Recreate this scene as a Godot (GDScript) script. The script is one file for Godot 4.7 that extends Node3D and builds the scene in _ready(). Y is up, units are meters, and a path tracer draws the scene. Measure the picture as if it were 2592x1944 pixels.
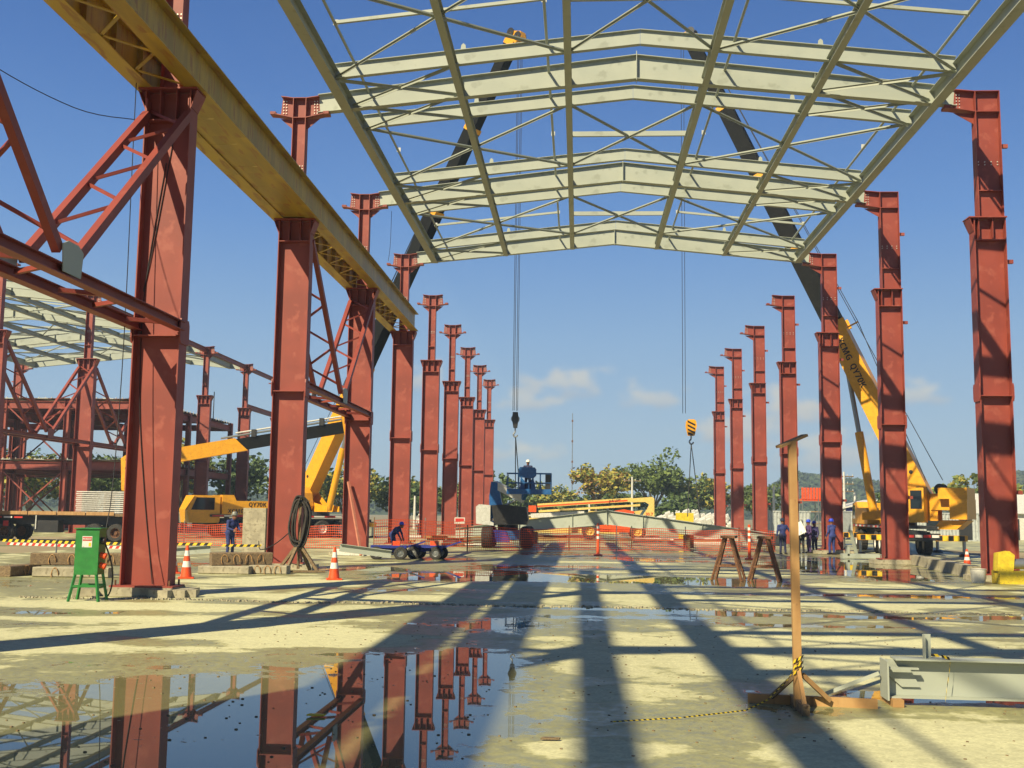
extends Node3D
# A steel shed under erection: world axes follow the building. x runs across the aisles (ridge of the main aisle at x = 0), -z along
# them, bays of 12 m (frame i stands at z = -12 i), ground at y = 0.

class G:
	# collects flat-shaded faces of one mesh
	var v := PackedVector3Array()
	var n := PackedVector3Array()
	var c := PackedColorArray()
	var uv := PackedVector2Array()
	func t(a: Vector3, b: Vector3, d: Vector3) -> void:
		var m := (d - a).cross(b - a).normalized()
		v.append(a); v.append(b); v.append(d)
		n.append(m); n.append(m); n.append(m)
	func q(a: Vector3, b: Vector3, d: Vector3, e: Vector3) -> void:
		t(a, b, d); t(a, d, e)
	# a box given by its centre and three half axes (right-handed)
	func cell(o: Vector3, x: Vector3, y: Vector3, z: Vector3) -> void:
		for s: float in [1.0, -1.0]:
			quad_out(o + x * s, y, z, x * s)
			quad_out(o + y * s, z, x, y * s)
			quad_out(o + z * s, x, y, z * s)
	func quad_out(o: Vector3, a: Vector3, b: Vector3, out: Vector3) -> void:
		if a.cross(b).dot(out) > 0.0:
			q(o - a - b, o - a + b, o + a + b, o + a - b)
		else:
			q(o - a - b, o + a - b, o + a + b, o - a + b)
	func box(o: Vector3, size: Vector3, turn := 0.0) -> void:
		var b := Basis(Vector3.UP, turn)
		cell(o, b.x * size.x / 2, b.y * size.y / 2, b.z * size.z / 2)
	# a rectangular bar from a to b: w across, h along "up"
	func bar(a: Vector3, b: Vector3, w: float, h: float, up := Vector3.UP) -> void:
		var d := (b - a)
		var x := d.cross(up)
		if x.length() < 0.0001: x = d.cross(Vector3.RIGHT if absf(d.normalized().x) < 0.9 else Vector3.BACK)
		x = x.normalized()
		var y := x.cross(d).normalized()
		cell((a + b) / 2, x * w / 2, y * h / 2, d / 2)
	# an I section from a to b: a and b on its middle line
	func ib(a: Vector3, b: Vector3, h: float, w: float, tf := 0.02, tw := 0.012, up := Vector3.UP) -> void:
		var d := b - a
		var x := d.cross(up).normalized()
		var y := x.cross(d).normalized()
		bar(a, b, tw, h - tf * 2, up)
		for s: float in [1.0, -1.0]:
			var o := y * s * (h - tf) / 2
			bar(a + o, b + o, w, tf, up)
	func tube(a: Vector3, b: Vector3, r0: float, r1 := -1.0, seg := 10, caps := true) -> void:
		if r1 < 0: r1 = r0
		var d := (b - a).normalized()
		var x := d.cross(Vector3.UP if absf(d.y) < 0.9 else Vector3.RIGHT).normalized()
		var y := d.cross(x).normalized()
		for k in seg:
			var e0 := x * cos(TAU * k / seg) + y * sin(TAU * k / seg)
			var e1 := x * cos(TAU * (k + 1) / seg) + y * sin(TAU * (k + 1) / seg)
			sq(a + e0 * r0, b + e0 * r1, b + e1 * r1, a + e1 * r0, e0, e0, e1, e1)
			if caps:
				t(a, a + e0 * r0, a + e1 * r0)
				t(b, b + e1 * r1, b + e0 * r1)
	# a quad with its own normals (smooth surfaces)
	func sq(a: Vector3, b: Vector3, d: Vector3, e: Vector3, na: Vector3, nb: Vector3, nd: Vector3, ne: Vector3) -> void:
		v.append_array([a, b, d, a, d, e]); n.append_array([na, nb, nd, na, nd, ne])
	func path(p: PackedVector3Array, r: float, seg := 6) -> void:
		for k in p.size() - 1: tube(p[k], p[k + 1], r, r, seg, k == 0 or k == p.size() - 2)
	# an outline (x, y pairs) extruded along ax x ay by thick, centred
	func prism(pts: PackedVector2Array, o: Vector3, ax: Vector3, ay: Vector3, thick: float) -> void:
		var m := ax.cross(ay).normalized() * thick / 2
		var p := pts
		if not Geometry2D.is_polygon_clockwise(p): p = p.duplicate(); p.reverse()
		var id := Geometry2D.triangulate_polygon(p)
		var at := func(k: int) -> Vector3: return o + ax * p[k].x + ay * p[k].y
		for k in range(0, id.size(), 3):
			var a: Vector3 = at.call(id[k]); var b: Vector3 = at.call(id[k + 1]); var d: Vector3 = at.call(id[k + 2])
			if (d - a).cross(b - a).dot(m) < 0.0:
				var w := b; b = d; d = w
			t(a + m, b + m, d + m); t(a - m, d - m, b - m)
		for k in p.size():
			var a: Vector3 = at.call(k); var b: Vector3 = at.call((k + 1) % p.size())
			q(a + m, a - m, b - m, b + m)
	# a solid of revolution about an axis: pairs (radius, height)
	func lathe(pr: PackedVector2Array, o := Vector3.ZERO, axis := Vector3.UP, seg := 16) -> void:
		var x := axis.cross(Vector3.BACK if absf(axis.z) < 0.9 else Vector3.RIGHT).normalized()
		var y := axis.cross(x).normalized()
		for j in pr.size() - 1:
			var sl := (pr[j + 1] - pr[j])
			for k in seg:
				var e0 := x * cos(TAU * k / seg) + y * sin(TAU * k / seg)
				var e1 := x * cos(TAU * (k + 1) / seg) + y * sin(TAU * (k + 1) / seg)
				var n0 := (e0 * sl.y - axis * sl.x).normalized()
				var n1 := (e1 * sl.y - axis * sl.x).normalized()
				sq(o + e0 * pr[j].x + axis * pr[j].y, o + e0 * pr[j + 1].x + axis * pr[j + 1].y, o + e1 * pr[j + 1].x + axis * pr[j + 1].y, o + e1 * pr[j].x + axis * pr[j].y, n0, n0, n1, n1)
	func moved(xf: Transform3D) -> void:
		for k in v.size():
			v[k] = xf * v[k]; n[k] = (xf.basis * n[k]).normalized()
	func mesh() -> ArrayMesh:
		var m := ArrayMesh.new()
		var a := []
		a.resize(Mesh.ARRAY_MAX)
		a[Mesh.ARRAY_VERTEX] = v; a[Mesh.ARRAY_NORMAL] = n
		if c.size() == v.size(): a[Mesh.ARRAY_COLOR] = c
		if uv.size() == v.size(): a[Mesh.ARRAY_TEX_UV] = uv
		m.add_surface_from_arrays(Mesh.PRIMITIVE_TRIANGLES, a)
		return m

var M := {}
var used := {}
var rng := RandomNumberGenerator.new()

func numbered(called: String) -> String:
	used[called] = used.get(called, -1) + 1
	return called if used[called] == 0 else "%s_%03d" % [called, used[called]]
func tag(o: Node3D, label: String, category: String, group := "") -> Node3D:
	o.set_meta("label", label); o.set_meta("category", category); o.set_meta("kind", "thing")
	if group: o.set_meta("group", group)
	return o
func thing(called: String, label: String, category: String, at := Vector3.ZERO, turn := 0.0, group := "") -> Node3D:
	var o := Node3D.new()
	o.name = numbered(called); add_child(o)
	o.position = at; o.rotation.y = turn
	return tag(o, label, category, group)
func part(parent: Node, called: String, g: G, m: Material, at := Vector3.ZERO) -> MeshInstance3D:
	return inst(parent, called, g.mesh(), m, at)
func inst(parent: Node, called: String, mesh: Mesh, m: Material, at := Vector3.ZERO) -> MeshInstance3D:
	var o := MeshInstance3D.new()
	o.name = numbered(called) if parent == self else called
	o.mesh = mesh; o.material_override = m
	parent.add_child(o, true)
	o.position = at
	return o
func stuff(o: Node3D) -> Node3D:
	o.set_meta("kind", "stuff"); return o
func struct(called: String, g: G, m: Material) -> MeshInstance3D:
	var o := part(self, called, g, m); o.set_meta("kind", "structure"); return o
func single(called: String, label: String, category: String, g: G, m: Material, group := "") -> MeshInstance3D:
	var o := part(self, called, g, m); tag(o, label, category, group); return o
# one part each
func pbar(parent: Node, called: String, m: Material, a: Vector3, b: Vector3, w: float, h: float, up := Vector3.UP) -> MeshInstance3D:
	var g := G.new(); g.bar(a, b, w, h, up); return part(parent, called, g, m)
func pbox(parent: Node, called: String, m: Material, o: Vector3, size: Vector3, turn := 0.0) -> MeshInstance3D:
	var g := G.new(); g.box(Vector3.ZERO, size, turn); return part(parent, called, g, m, o)
func ptube(parent: Node, called: String, m: Material, a: Vector3, b: Vector3, r0: float, r1 := -1.0, seg := 10) -> MeshInstance3D:
	var g := G.new(); g.tube(a, b, r0, r1, seg); return part(parent, called, g, m)
func pprism(parent: Node, called: String, m: Material, pts: Array, o: Vector3, ax: Vector3, ay: Vector3, thick: float) -> MeshInstance3D:
	var g := G.new(); g.prism(PackedVector2Array(pts), o, ax, ay, thick); return part(parent, called, g, m)
func copy(o: Node3D, called: String, label: String, at: Vector3, turn := 0.0) -> Node3D:
	var r: Node3D = o.duplicate()
	r.name = numbered(called); add_child(r); r.position = at; r.rotation.y = turn
	r.set_meta("label", label)
	return r

# colour of a thing from two noises: base mottled towards b, and spots of s
func tex(a: Color, b: Color, s: Color, seed_: int, freq := 0.02, spots := 0.0, size := 256, stretch := 1.0) -> ImageTexture:
	var f := FastNoiseLite.new(); f.seed = seed_; f.frequency = freq; f.fractal_octaves = 5
	var i1 := f.get_seamless_image(size, size)
	f.seed = seed_ + 7; f.frequency = freq * 2.6
	var i2 := f.get_seamless_image(size, size)
	var d1 := i1.get_data(); var d2 := i2.get_data()
	var out := PackedByteArray(); out.resize(size * size * 3)
	for k in size * size:
		var kk := k
		if stretch > 1.0: kk = (int((k / size) / stretch) % size) * size + k % size
		var w := clampf((d1[kk] / 255.0 - 0.5) * 1.8 + 0.5, 0, 1)
		var cc := a.lerp(b, w)
		if spots > 0.0: cc = cc.lerp(s, clampf((d2[kk] / 255.0 - (1.0 - spots)) * 8.0, 0, 1))
		out[k * 3] = int(cc.r * 255); out[k * 3 + 1] = int(cc.g * 255); out[k * 3 + 2] = int(cc.b * 255)
	return ImageTexture.create_from_image(Image.create_from_data(size, size, false, Image.FORMAT_RGB8, out))
func c8(r: int, g: int, b: int) -> Color:
	return Color(r / 255.0, g / 255.0, b / 255.0)
func paint(t: Texture2D, rough: float, metal := 0.0, scale := 0.3, bump: Texture2D = null, bs := 0.3) -> StandardMaterial3D:
	var m := StandardMaterial3D.new()
	m.albedo_texture = t; m.roughness = rough; m.metallic = metal
	m.uv1_triplanar = true; m.uv1_world_triplanar = true; m.uv1_scale = Vector3.ONE * scale
	if bump:
		m.heightmap_enabled = true; m.heightmap_texture = bump; m.heightmap_scale = bs
	return m
func flat(c: Color, rough := 0.6, metal := 0.0) -> StandardMaterial3D:
	var m := StandardMaterial3D.new()
	m.albedo_color = c; m.roughness = rough; m.metallic = metal
	return m

func _ready() -> void:
	rng.seed = 11
	camera_sky_sun()
	materials()
	ground()
	main_aisle()
	left_aisles()
	cranes()
	machines()
	near_things()
	site_things()
	people()
	background()

func camera_sky_sun() -> void:
	var cam := Camera3D.new()
	cam.name = "camera"
	add_child(cam)
	cam.position = Vector3(-1.95, 2.05, 25.4)
	cam.rotation = Vector3(0.1161, 0.0618, 0.0133)
	cam.fov = 38.66
	cam.near = 0.1; cam.far = 4000
	cam.current = true
	var env := Environment.new()
	env.tonemap_mode = Environment.TONE_MAPPER_LINEAR
	env.tonemap_exposure = 1.65
	env.background_mode = Environment.BG_SKY
	env.sdfgi_enabled = true; env.ssao_enabled = true; env.ssil_enabled = true
	var sky := Sky.new()
	var pm := PanoramaSkyMaterial.new()
	pm.panorama = sky_picture()
	pm.energy_multiplier = 1.0
	sky.sky_material = pm
	env.sky = sky
	env.background_energy_multiplier = 0.6
	var we := WorldEnvironment.new()
	we.name = "world_environment"; we.environment = env
	add_child(we)
	var sun := DirectionalLight3D.new()
	sun.name = "sun"
	add_child(sun)
	sun.look_at_from_position(Vector3.ZERO, Vector3(0.635, -1.0, -0.95), Vector3.UP)
	sun.light_energy = 1.6
	sun.light_color = Color(1.0, 0.94, 0.79)
	sun.light_angular_distance = 0.5
	sun.shadow_enabled = true
	env.fog_enabled = true
	env.fog_density = 0.0006
	env.fog_light_color = c8(170, 192, 212)

func sky_picture() -> ImageTexture:
	var w := 2048; var h := 1024
	var im := Image.create(w, h, false, Image.FORMAT_RGBF)
	var stops := [[0.0, c8(176, 200, 214)], [4.0, c8(166, 194, 216)], [9.0, c8(142, 178, 216)], [15.0, c8(108, 152, 210)], [22.0, c8(84, 126, 190)], [30.0, c8(64, 104, 168)], [50.0, c8(50, 88, 150)], [90.0, c8(44, 80, 142)]]
	for y in h:
		var el := 90.0 - 180.0 * (y + 0.5) / h
		var col: Color = c8(150, 148, 128).srgb_to_linear()
		if el >= 0:
			for k in stops.size() - 1:
				if el >= stops[k][0] and el <= stops[k + 1][0]:
					col = stops[k][1].lerp(stops[k + 1][1], (el - stops[k][0]) / (stops[k + 1][0] - stops[k][0])).srgb_to_linear()
		im.fill_rect(Rect2i(0, y, w, 1), col)
	# small fair-weather clouds low over the horizon, all the way round
	var f := FastNoiseLite.new(); f.seed = 5; f.frequency = 0.035; f.fractal_octaves = 5
	var r := RandomNumberGenerator.new(); r.seed = 3
	var puffs := [[-21.2, 4.6, 1.6, 0.55], [-18.6, 3.5, 3.4, 0.5], [-14.2, 4.4, 1.2, 0.6], [-8.6, 4.4, 2.2, 0.55], [-4.9, 4.2, 2.0, 0.6], [-2.2, 3.9, 2.6, 0.5], [3.4, 4.0, 2.2, 0.4], [17.6, 4.7, 2.2, 0.45], [20.4, 4.5, 2.4, 0.5], [19.2, 3.2, 3.2, 0.3]]
	for k in 60:
		var az := r.randf_range(30, 325)
		puffs.append([az, r.randf_range(2.5, 7.0), r.randf_range(1.2, 4.0), r.randf_range(0.3, 0.9)])
	var white: Color = c8(222, 216, 200).srgb_to_linear(); var grey: Color = c8(168, 182, 198).srgb_to_linear()
	for p in puffs:
		var cx: float = (p[0] / 360.0 + 0.5) * w; var cy: float = (90.0 - p[1]) / 180.0 * h
		var rx: float = p[2] / 360.0 * w; var ry: float = p[3] / 180.0 * h * 1.6
		for y in range(int(cy - ry * 2), int(cy + ry * 2) + 1):
			for x in range(int(cx - rx * 1.8), int(cx + rx * 1.8) + 1):
				var dx := (x - cx) / rx; var dy := (y - cy) / ry
				if dy > 0.2: dy = dy * 2.0 - 0.2
				var d := 1.0 - sqrt(dx * dx + dy * dy) + f.get_noise_2d(x * 2.0, y * 4.0) * 1.1
				if d > 0.0:
					var xx := posmod(x, w)
					var a := smoothstep(0.0, 0.7, d) * 0.7
					im.set_pixel(xx, y, im.get_pixel(xx, y).lerp(white.lerp(grey, clampf(dy * 0.7 + 0.4, 0, 1)), a))
	return ImageTexture.create_from_image(im)

func materials() -> void:
	var dust := tex(c8(255, 255, 255), c8(120, 120, 120), c8(30, 30, 30), 40, 0.03, 0.2)
	M.red = paint(tex(c8(138, 62, 49), c8(124, 54, 43), c8(146, 74, 60), 1, 0.008, 0.3), 0.55, 0.0, 0.21)
	M.grey = paint(tex(c8(160, 165, 152), c8(152, 158, 146), c8(142, 147, 134), 2, 0.008, 0.3), 0.5, 0.0, 0.23)
	M.yellow = paint(tex(c8(196, 150, 24), c8(168, 124, 22), c8(128, 88, 30), 3, 0.014, 0.36), 0.5, 0.0, 0.37)
	M.runway = paint(tex(c8(176, 146, 44), c8(146, 122, 44), c8(146, 104, 36), 4, 0.02, 0.36, 256, 6.0), 0.45, 0.0, 0.3)
	M.crane = paint(tex(c8(226, 162, 34), c8(214, 150, 30), c8(190, 128, 40), 5, 0.02, 0.3), 0.38, 0.0, 0.5)
	M.black = paint(tex(c8(34, 34, 35), c8(44, 43, 42), c8(70, 66, 58), 6, 0.02, 0.3), 0.45, 0.0, 0.5)
	M.boom = paint(tex(c8(20, 22, 23), c8(26, 27, 28), c8(38, 37, 35), 36, 0.02, 0.3), 0.8, 0.0, 0.4); M.boom.metallic_specular = 0.25
	M.rubber = paint(tex(c8(38, 37, 36), c8(52, 50, 47), c8(84, 78, 68), 7, 0.03, 0.35), 0.85, 0.0, 0.9)
	M.steel = flat(c8(150, 152, 150), 0.35, 0.7)
	M.bolt = flat(c8(206, 200, 186), 0.4, 0.3)
	M.white = paint(tex(c8(206, 204, 196), c8(190, 188, 178), c8(150, 144, 130), 8, 0.03, 0.3), 0.5, 0.0, 0.6)
	M.concrete = paint(tex(c8(164, 156, 132), c8(142, 135, 114), c8(128, 120, 100), 9, 0.012, 0.34), 0.9, 0.0, 0.7, dust, 0.4)
	M.wood = paint(tex(c8(178, 142, 92), c8(158, 120, 74), c8(128, 94, 58), 10, 0.012, 0.28, 256, 5.0), 0.75, 0.0, 0.9, dust, 0.25)
	M.oldwood = paint(tex(c8(132, 112, 82), c8(108, 90, 66), c8(76, 62, 46), 11, 0.03, 0.4), 0.85, 0.0, 0.9, dust, 0.4)
	M.green = paint(tex(c8(42, 122, 52), c8(36, 108, 46), c8(60, 112, 60), 12, 0.02, 0.3), 0.45, 0.0, 0.8)
	M.blue = paint(tex(c8(34, 92, 150), c8(28, 78, 132), c8(70, 100, 130), 13, 0.02, 0.3), 0.4, 0.0, 0.8)
	M.cartblue = paint(tex(c8(30, 46, 140), c8(26, 38, 110), c8(60, 60, 90), 14, 0.03, 0.3), 0.5, 0.0, 0.9)
	M.orange = paint(tex(c8(226, 84, 30), c8(208, 74, 28), c8(170, 74, 44), 15, 0.02, 0.3), 0.45, 0.0, 0.8)
	M.cream = paint(tex(c8(216, 190, 110), c8(204, 176, 96), c8(180, 150, 90), 16, 0.02, 0.3), 0.45, 0.0, 0.8)
	M.pale = paint(tex(c8(190, 190, 184), c8(176, 176, 168), c8(140, 138, 130), 17, 0.02, 0.3), 0.5, 0.0, 0.8)
	M.cable = flat(c8(30, 30, 31), 0.6)
	M.hose = paint(tex(c8(58, 52, 46), c8(40, 38, 36), c8(80, 72, 60), 18, 0.03, 0.3), 0.8, 0.0, 1.4)
	M.glass = flat(c8(30, 36, 40), 0.05)
	M.rust = paint(tex(c8(110, 74, 48), c8(84, 58, 42), c8(140, 96, 60), 19, 0.03, 0.4), 0.85, 0.0, 0.9)
	M.container = paint(tex(c8(172, 176, 172), c8(158, 164, 162), c8(130, 128, 118), 20, 0.02, 0.3), 0.55, 0.0, 0.3)
	M.coverall = paint(tex(c8(36, 48, 120), c8(30, 40, 102), c8(48, 58, 120), 21, 0.03, 0.3), 0.9, 0.0, 2.0)
	M.tape_y = flat(c8(214, 184, 40), 0.5)
	M.tape_k = flat(c8(28, 27, 25), 0.5)
	M.tape_r = flat(c8(186, 44, 34), 0.5)
	M.tape_w = flat(c8(214, 210, 200), 0.5)
	M.dust = dust

# wet patches on the slabs: centre x, z, half widths, strength (positive wet, negative dry)
const WET := [
	[-5.2, 14.8, 3.4, 3.6, 1.35], [-7.5, 16.5, 3.0, 2.4, 1.0], [-3.6, 10.6, 1.3, 2.2, 1.1], [-3.4, 5.2, 1.5, 1.1, 1.1], [-3.0, 18.0, 1.4, 1.5, 0.6],
	[-6.4, 0.0, 2.6, 0.9, 1.2], [-9.0, 0.2, 1.6, 0.8, 0.9], [-2.6, 0.3, 2.6, 1.0, 1.25], [0.2, 1.4, 2.0, 0.9, 1.2], [-1.0, 3.3, 2.0, 0.6, 0.9],
	[4.5, 2.2, 3.0, 0.45, 0.95], [7.5, 1.6, 2.5, 0.4, 0.8], [2.6, 4.2, 2.4, 0.4, 0.8], [2.4, 12.2, 1.6, 0.45, 1.2], [4.0, 12.0, 2.0, 0.5, 1.0],
	[-12.0, 4.6, 2.4, 0.6, 0.85], [-13.5, 6.4, 2.0, 0.5, 0.7], [-10.5, 8.6, 2.0, 0.8, 0.62], [-7.6, 8.6, 1.0, 0.5, 0.7],
	[-0.9, 14.0, 0.9, 1.8, 0.25], [0.9, 10.4, 0.8, 0.5, -0.9], [0.5, 13.3, 0.7, 0.4, 0.5],
	[-7.2, 7.7, 1.8, 1.2, -1.1], [-5.7, 8.0, 0.9, 0.8, -0.9], [-9.6, 9.4, 0.8, 0.7, -0.9], [-12.0, 8.4, 1.6, 0.6, -1.0], [-9.8, 5.3, 2.4, 0.7, -0.9], [-11.0, 2.6, 3.0, 0.6, -1.1],
	[0.7, 8.6, 1.2, 2.2, -1.0], [2.2, 7.4, 2.0, 1.2, -0.9], [1.0, 15.4, 1.7, 0.9, -1.0], [2.2, 14.6, 1.0, 0.5, -0.7], [-1.9, 15.6, 0.6, 0.5, -0.85], [-1.6, 12.6, 1.0, 4.0, -0.55], [-2.2, 9.0, 0.6, 1.6, -0.3],
]
const WET_FAR := [
	[-6.6, -9.0, 1.9, 2.2, 1.1], [-4.2, -10.5, 2.4, 2.6, 1.25], [-1.0, -9.6, 2.6, 2.0, 1.25], [1.6, -9.4, 2.4, 1.9, 1.15], [3.6, -8.0, 1.5, 1.6, 1.15], [-5.0, -16.0, 1.6, 2.4, 1.0], [-2.0, -17.0, 2.0, 2.0, 0.8],
	[8.6, -16.0, 2.2, 6.0, 1.25], [6.8, -22.0, 2.0, 4.0, 1.0], [10.4, -24.0, 1.6, 8.0, 1.15], [6.0, -30.0, 3.0, 3.0, 0.8], [1.0, -24.0, 3.0, 3.5, 0.85], [-7.5, -22.0, 1.8, 2.5, 0.8],
	[-9.0, -13.0, 1.4, 2.2, 1.0], [6.2, -4.0, 3.4, 0.8, 0.9], [-6.2, -3.4, 2.0, 0.7, 0.8], [0.5, -4.2, 1.6, 0.6, 0.6], [-19.0, -3.0, 4.0, 2.0, 0.7], [-16.0, -14.0, 4.0, 3.0, 0.75], [3.0, -36.0, 4.0, 3.0, 0.7], [-3.0, -30.0, 3.0, 3.0, 0.8],
	[3.5, -1.6, 3.2, 0.8, -1.0], [-1.2, -2.2, 1.8, 1.1, -1.0], [-8.0, -0.6, 2.6, 0.7, -0.9], [6.5, -8.2, 3.4, 1.2, -0.9], [2.0, -13.8, 3.0, 1.0, -0.7], [-4.6, -5.0, 1.6, 1.0, -0.8], [-10.2, -5.5, 2.0, 1.2, -0.9], [0.0, -21.0, 3.0, 1.0, -0.7],
]

func slab_material(wet: Array, x0: float, z0: float, x1: float, z1: float, res: float, fine: float, seed_: int) -> StandardMaterial3D:
	var w := int((x1 - x0) / res); var h := int((z1 - z0) / res)
	var f := FastNoiseLite.new(); f.seed = seed_; f.frequency = 0.55 * res; f.fractal_octaves = 6; f.fractal_gain = 0.55
	var n1 := f.get_image(w, h, false, false, false).get_data()
	f.seed = seed_ + 1; f.frequency = 6.0 * res; f.fractal_octaves = 3
	var n2 := f.get_image(w, h, false, false, false).get_data()
	f.seed = seed_ + 2; f.frequency = 0.12 * res; f.fractal_octaves = 4
	var n3 := f.get_image(w, h, false, false, false).get_data()
	f.seed = seed_ + 5; f.frequency = 1.9 * res; f.fractal_octaves = 5; f.fractal_gain = 0.6
	var n5 := f.get_image(w, h, false, false, false).get_data(); f.fractal_gain = 0.55
	f.seed = seed_ + 6; f.frequency = 0.3; f.fractal_octaves = 2
	var n6 := f.get_image(w, h, false, false, false).get_data()
	# drying streaks, drawn out across the slab
	f.seed = seed_ + 3; f.frequency = 0.9 * res; f.fractal_octaves = 5
	var sw := int(w * 0.22) + 1
	var si := f.get_image(sw, h, false, false, false); si.resize(w, h, Image.INTERPOLATE_CUBIC)
	var n4 := si.get_data()
	# the blobs are summed on a coarse grid and interpolated
	var st := 8
	var cw := w / st + 2; var ch := h / st + 2
	var coarse := PackedFloat32Array(); coarse.resize(cw * ch)
	for j in ch:
		for i in cw:
			var x := x0 + i * st * res; var z := z0 + j * st * res
			var s := 0.0
			for b in wet:
				var dx: float = (x - b[0]) / b[2]; var dz: float = (z - b[1]) / b[3]
				var d := dx * dx + dz * dz
				if d < 6.0: s += b[4] * exp(-d * 0.9)
			coarse[j * cw + i] = s
	var alb := PackedByteArray(); alb.resize(w * h * 3)
	var orm := PackedByteArray(); orm.resize(w * h * 3)
	for j in h:
		var cj := j / st; var fj := float(j % st) / st
		for i in w:
			var k := j * w + i
			var ci := i / st; var fi := float(i % st) / st
			var o := cj * cw + ci
			var s := lerpf(lerpf(coarse[o], coarse[o + 1], fi), lerpf(coarse[o + cw], coarse[o + cw + 1], fi), fj)
			var a := n1[k] / 255.0 - 0.5
			var b := n2[k] / 255.0 - 0.5
			var g := n3[k] / 255.0 - 0.5
			var e := n4[k] / 255.0 - 0.5
			var q := s + a * 1.0 + e * 0.8 + b * 0.34 + 0.22
			var damp := clampf((q - 0.08) * 6.0, 0, 1)
			var pool := clampf((q - 0.74 + b * 0.1 + (n5[k] / 255.0 - 0.5) * 0.9) * 4.0, 0, 1)
			var dry := 0.50 + g * 0.14 + b * 0.2 + e * 0.12
			var v := lerpf(dry, 0.25 + g * 0.1 + b * 0.14 + e * 0.06 + (n5[k] / 255.0 - 0.5) * 0.1, damp)
			v = lerpf(v, 0.17 + g * 0.08 + b * 0.05, pool)
			v *= 1.0 + (n6[k] / 255.0 - 0.5) * 0.42 * (1.0 - pool * 0.6)
			var grit := b > 0.31
			if grit and pool < 0.5: v *= 0.62
			var r := lerpf(lerpf(0.92, 0.42 + b * 0.4, damp), 0.012, smoothstep(0.0, 0.8, pool))
			if grit and pool > 0.5 and a > 0.1: r = 0.8
			v = clampf(v, 0.02, 0.9)
			alb[k * 3] = int(pow(v, 0.4545) * 255.0)
			alb[k * 3 + 1] = int(pow(v * 0.97, 0.4545) * 255.0)
			alb[k * 3 + 2] = int(pow(v * lerpf(0.56, 0.43, damp), 0.4545) * 255.0)
			orm[k * 3] = int(clampf(0.5 + b * (1.0 - pool) + a * 0.4 * (1.0 - pool), 0, 1) * 255)
			orm[k * 3 + 1] = int(r * 255)
	var m := StandardMaterial3D.new()
	m.albedo_texture = ImageTexture.create_from_image(Image.create_from_data(w, h, false, Image.FORMAT_RGB8, alb))
	var oi := ImageTexture.create_from_image(Image.create_from_data(w, h, false, Image.FORMAT_RGB8, orm))
	m.roughness_texture = oi; m.roughness_texture_channel = BaseMaterial3D.TEXTURE_CHANNEL_GREEN
	m.roughness = 1.0
	m.metallic_specular = 0.5
	return m

func slab(called: String, m: Material, x0: float, z0: float, x1: float, z1: float, y: float) -> void:
	var g := G.new()
	g.q(Vector3(x0, y, z0), Vector3(x1, y, z0), Vector3(x1, y, z1), Vector3(x0, y, z1))
	for p in [[0, 0], [1, 0], [1, 1], [0, 0], [1, 1], [0, 1]]: g.uv.append(Vector2(p[0], p[1]))
	struct(called, g, m)

func ground() -> void:
	var earth := G.new()
	earth.q(Vector3(-1500, -0.012, -2500), Vector3(1500, -0.012, -2500), Vector3(1500, -0.012, 200), Vector3(-1500, -0.012, 200))
	struct("ground", earth, paint(tex(c8(150, 136, 104), c8(128, 116, 88), c8(100, 104, 64), 60, 0.01, 0.4), 0.95, 0.0, 0.02))
	slab("concrete_slab", slab_material(WET, -15.0, 1.2, 9.0, 20.0, 0.0125, 1.0, 21), -15.0, 1.2, 9.0, 20.0, 0.0)
	slab("concrete_floor", slab_material(WET_FAR, -26.0, -46.0, 20.0, 1.2, 0.04, 1.0, 33), -26.0, -46.0, 20.0, 1.2, -0.004)
	slab("site_yard", slab_material([[0.0, -60.0, 20.0, 3.0, 0.4]], -70.0, -120.0, 60.0, -46.0, 0.12, 1.0, 47), -70.0, -120.0, 60.0, -46.0, -0.006)

func bolts(parent: Node, pts: Array, z: float, m: Material = null) -> void:
	var g := G.new()
	for p in pts: g.tube(Vector3(p[0], p[1], z), Vector3(p[0], p[1], z + 0.035), 0.022, 0.022, 6)
	stuff(part(parent, "bolts", g, m if m else M.bolt))

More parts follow.
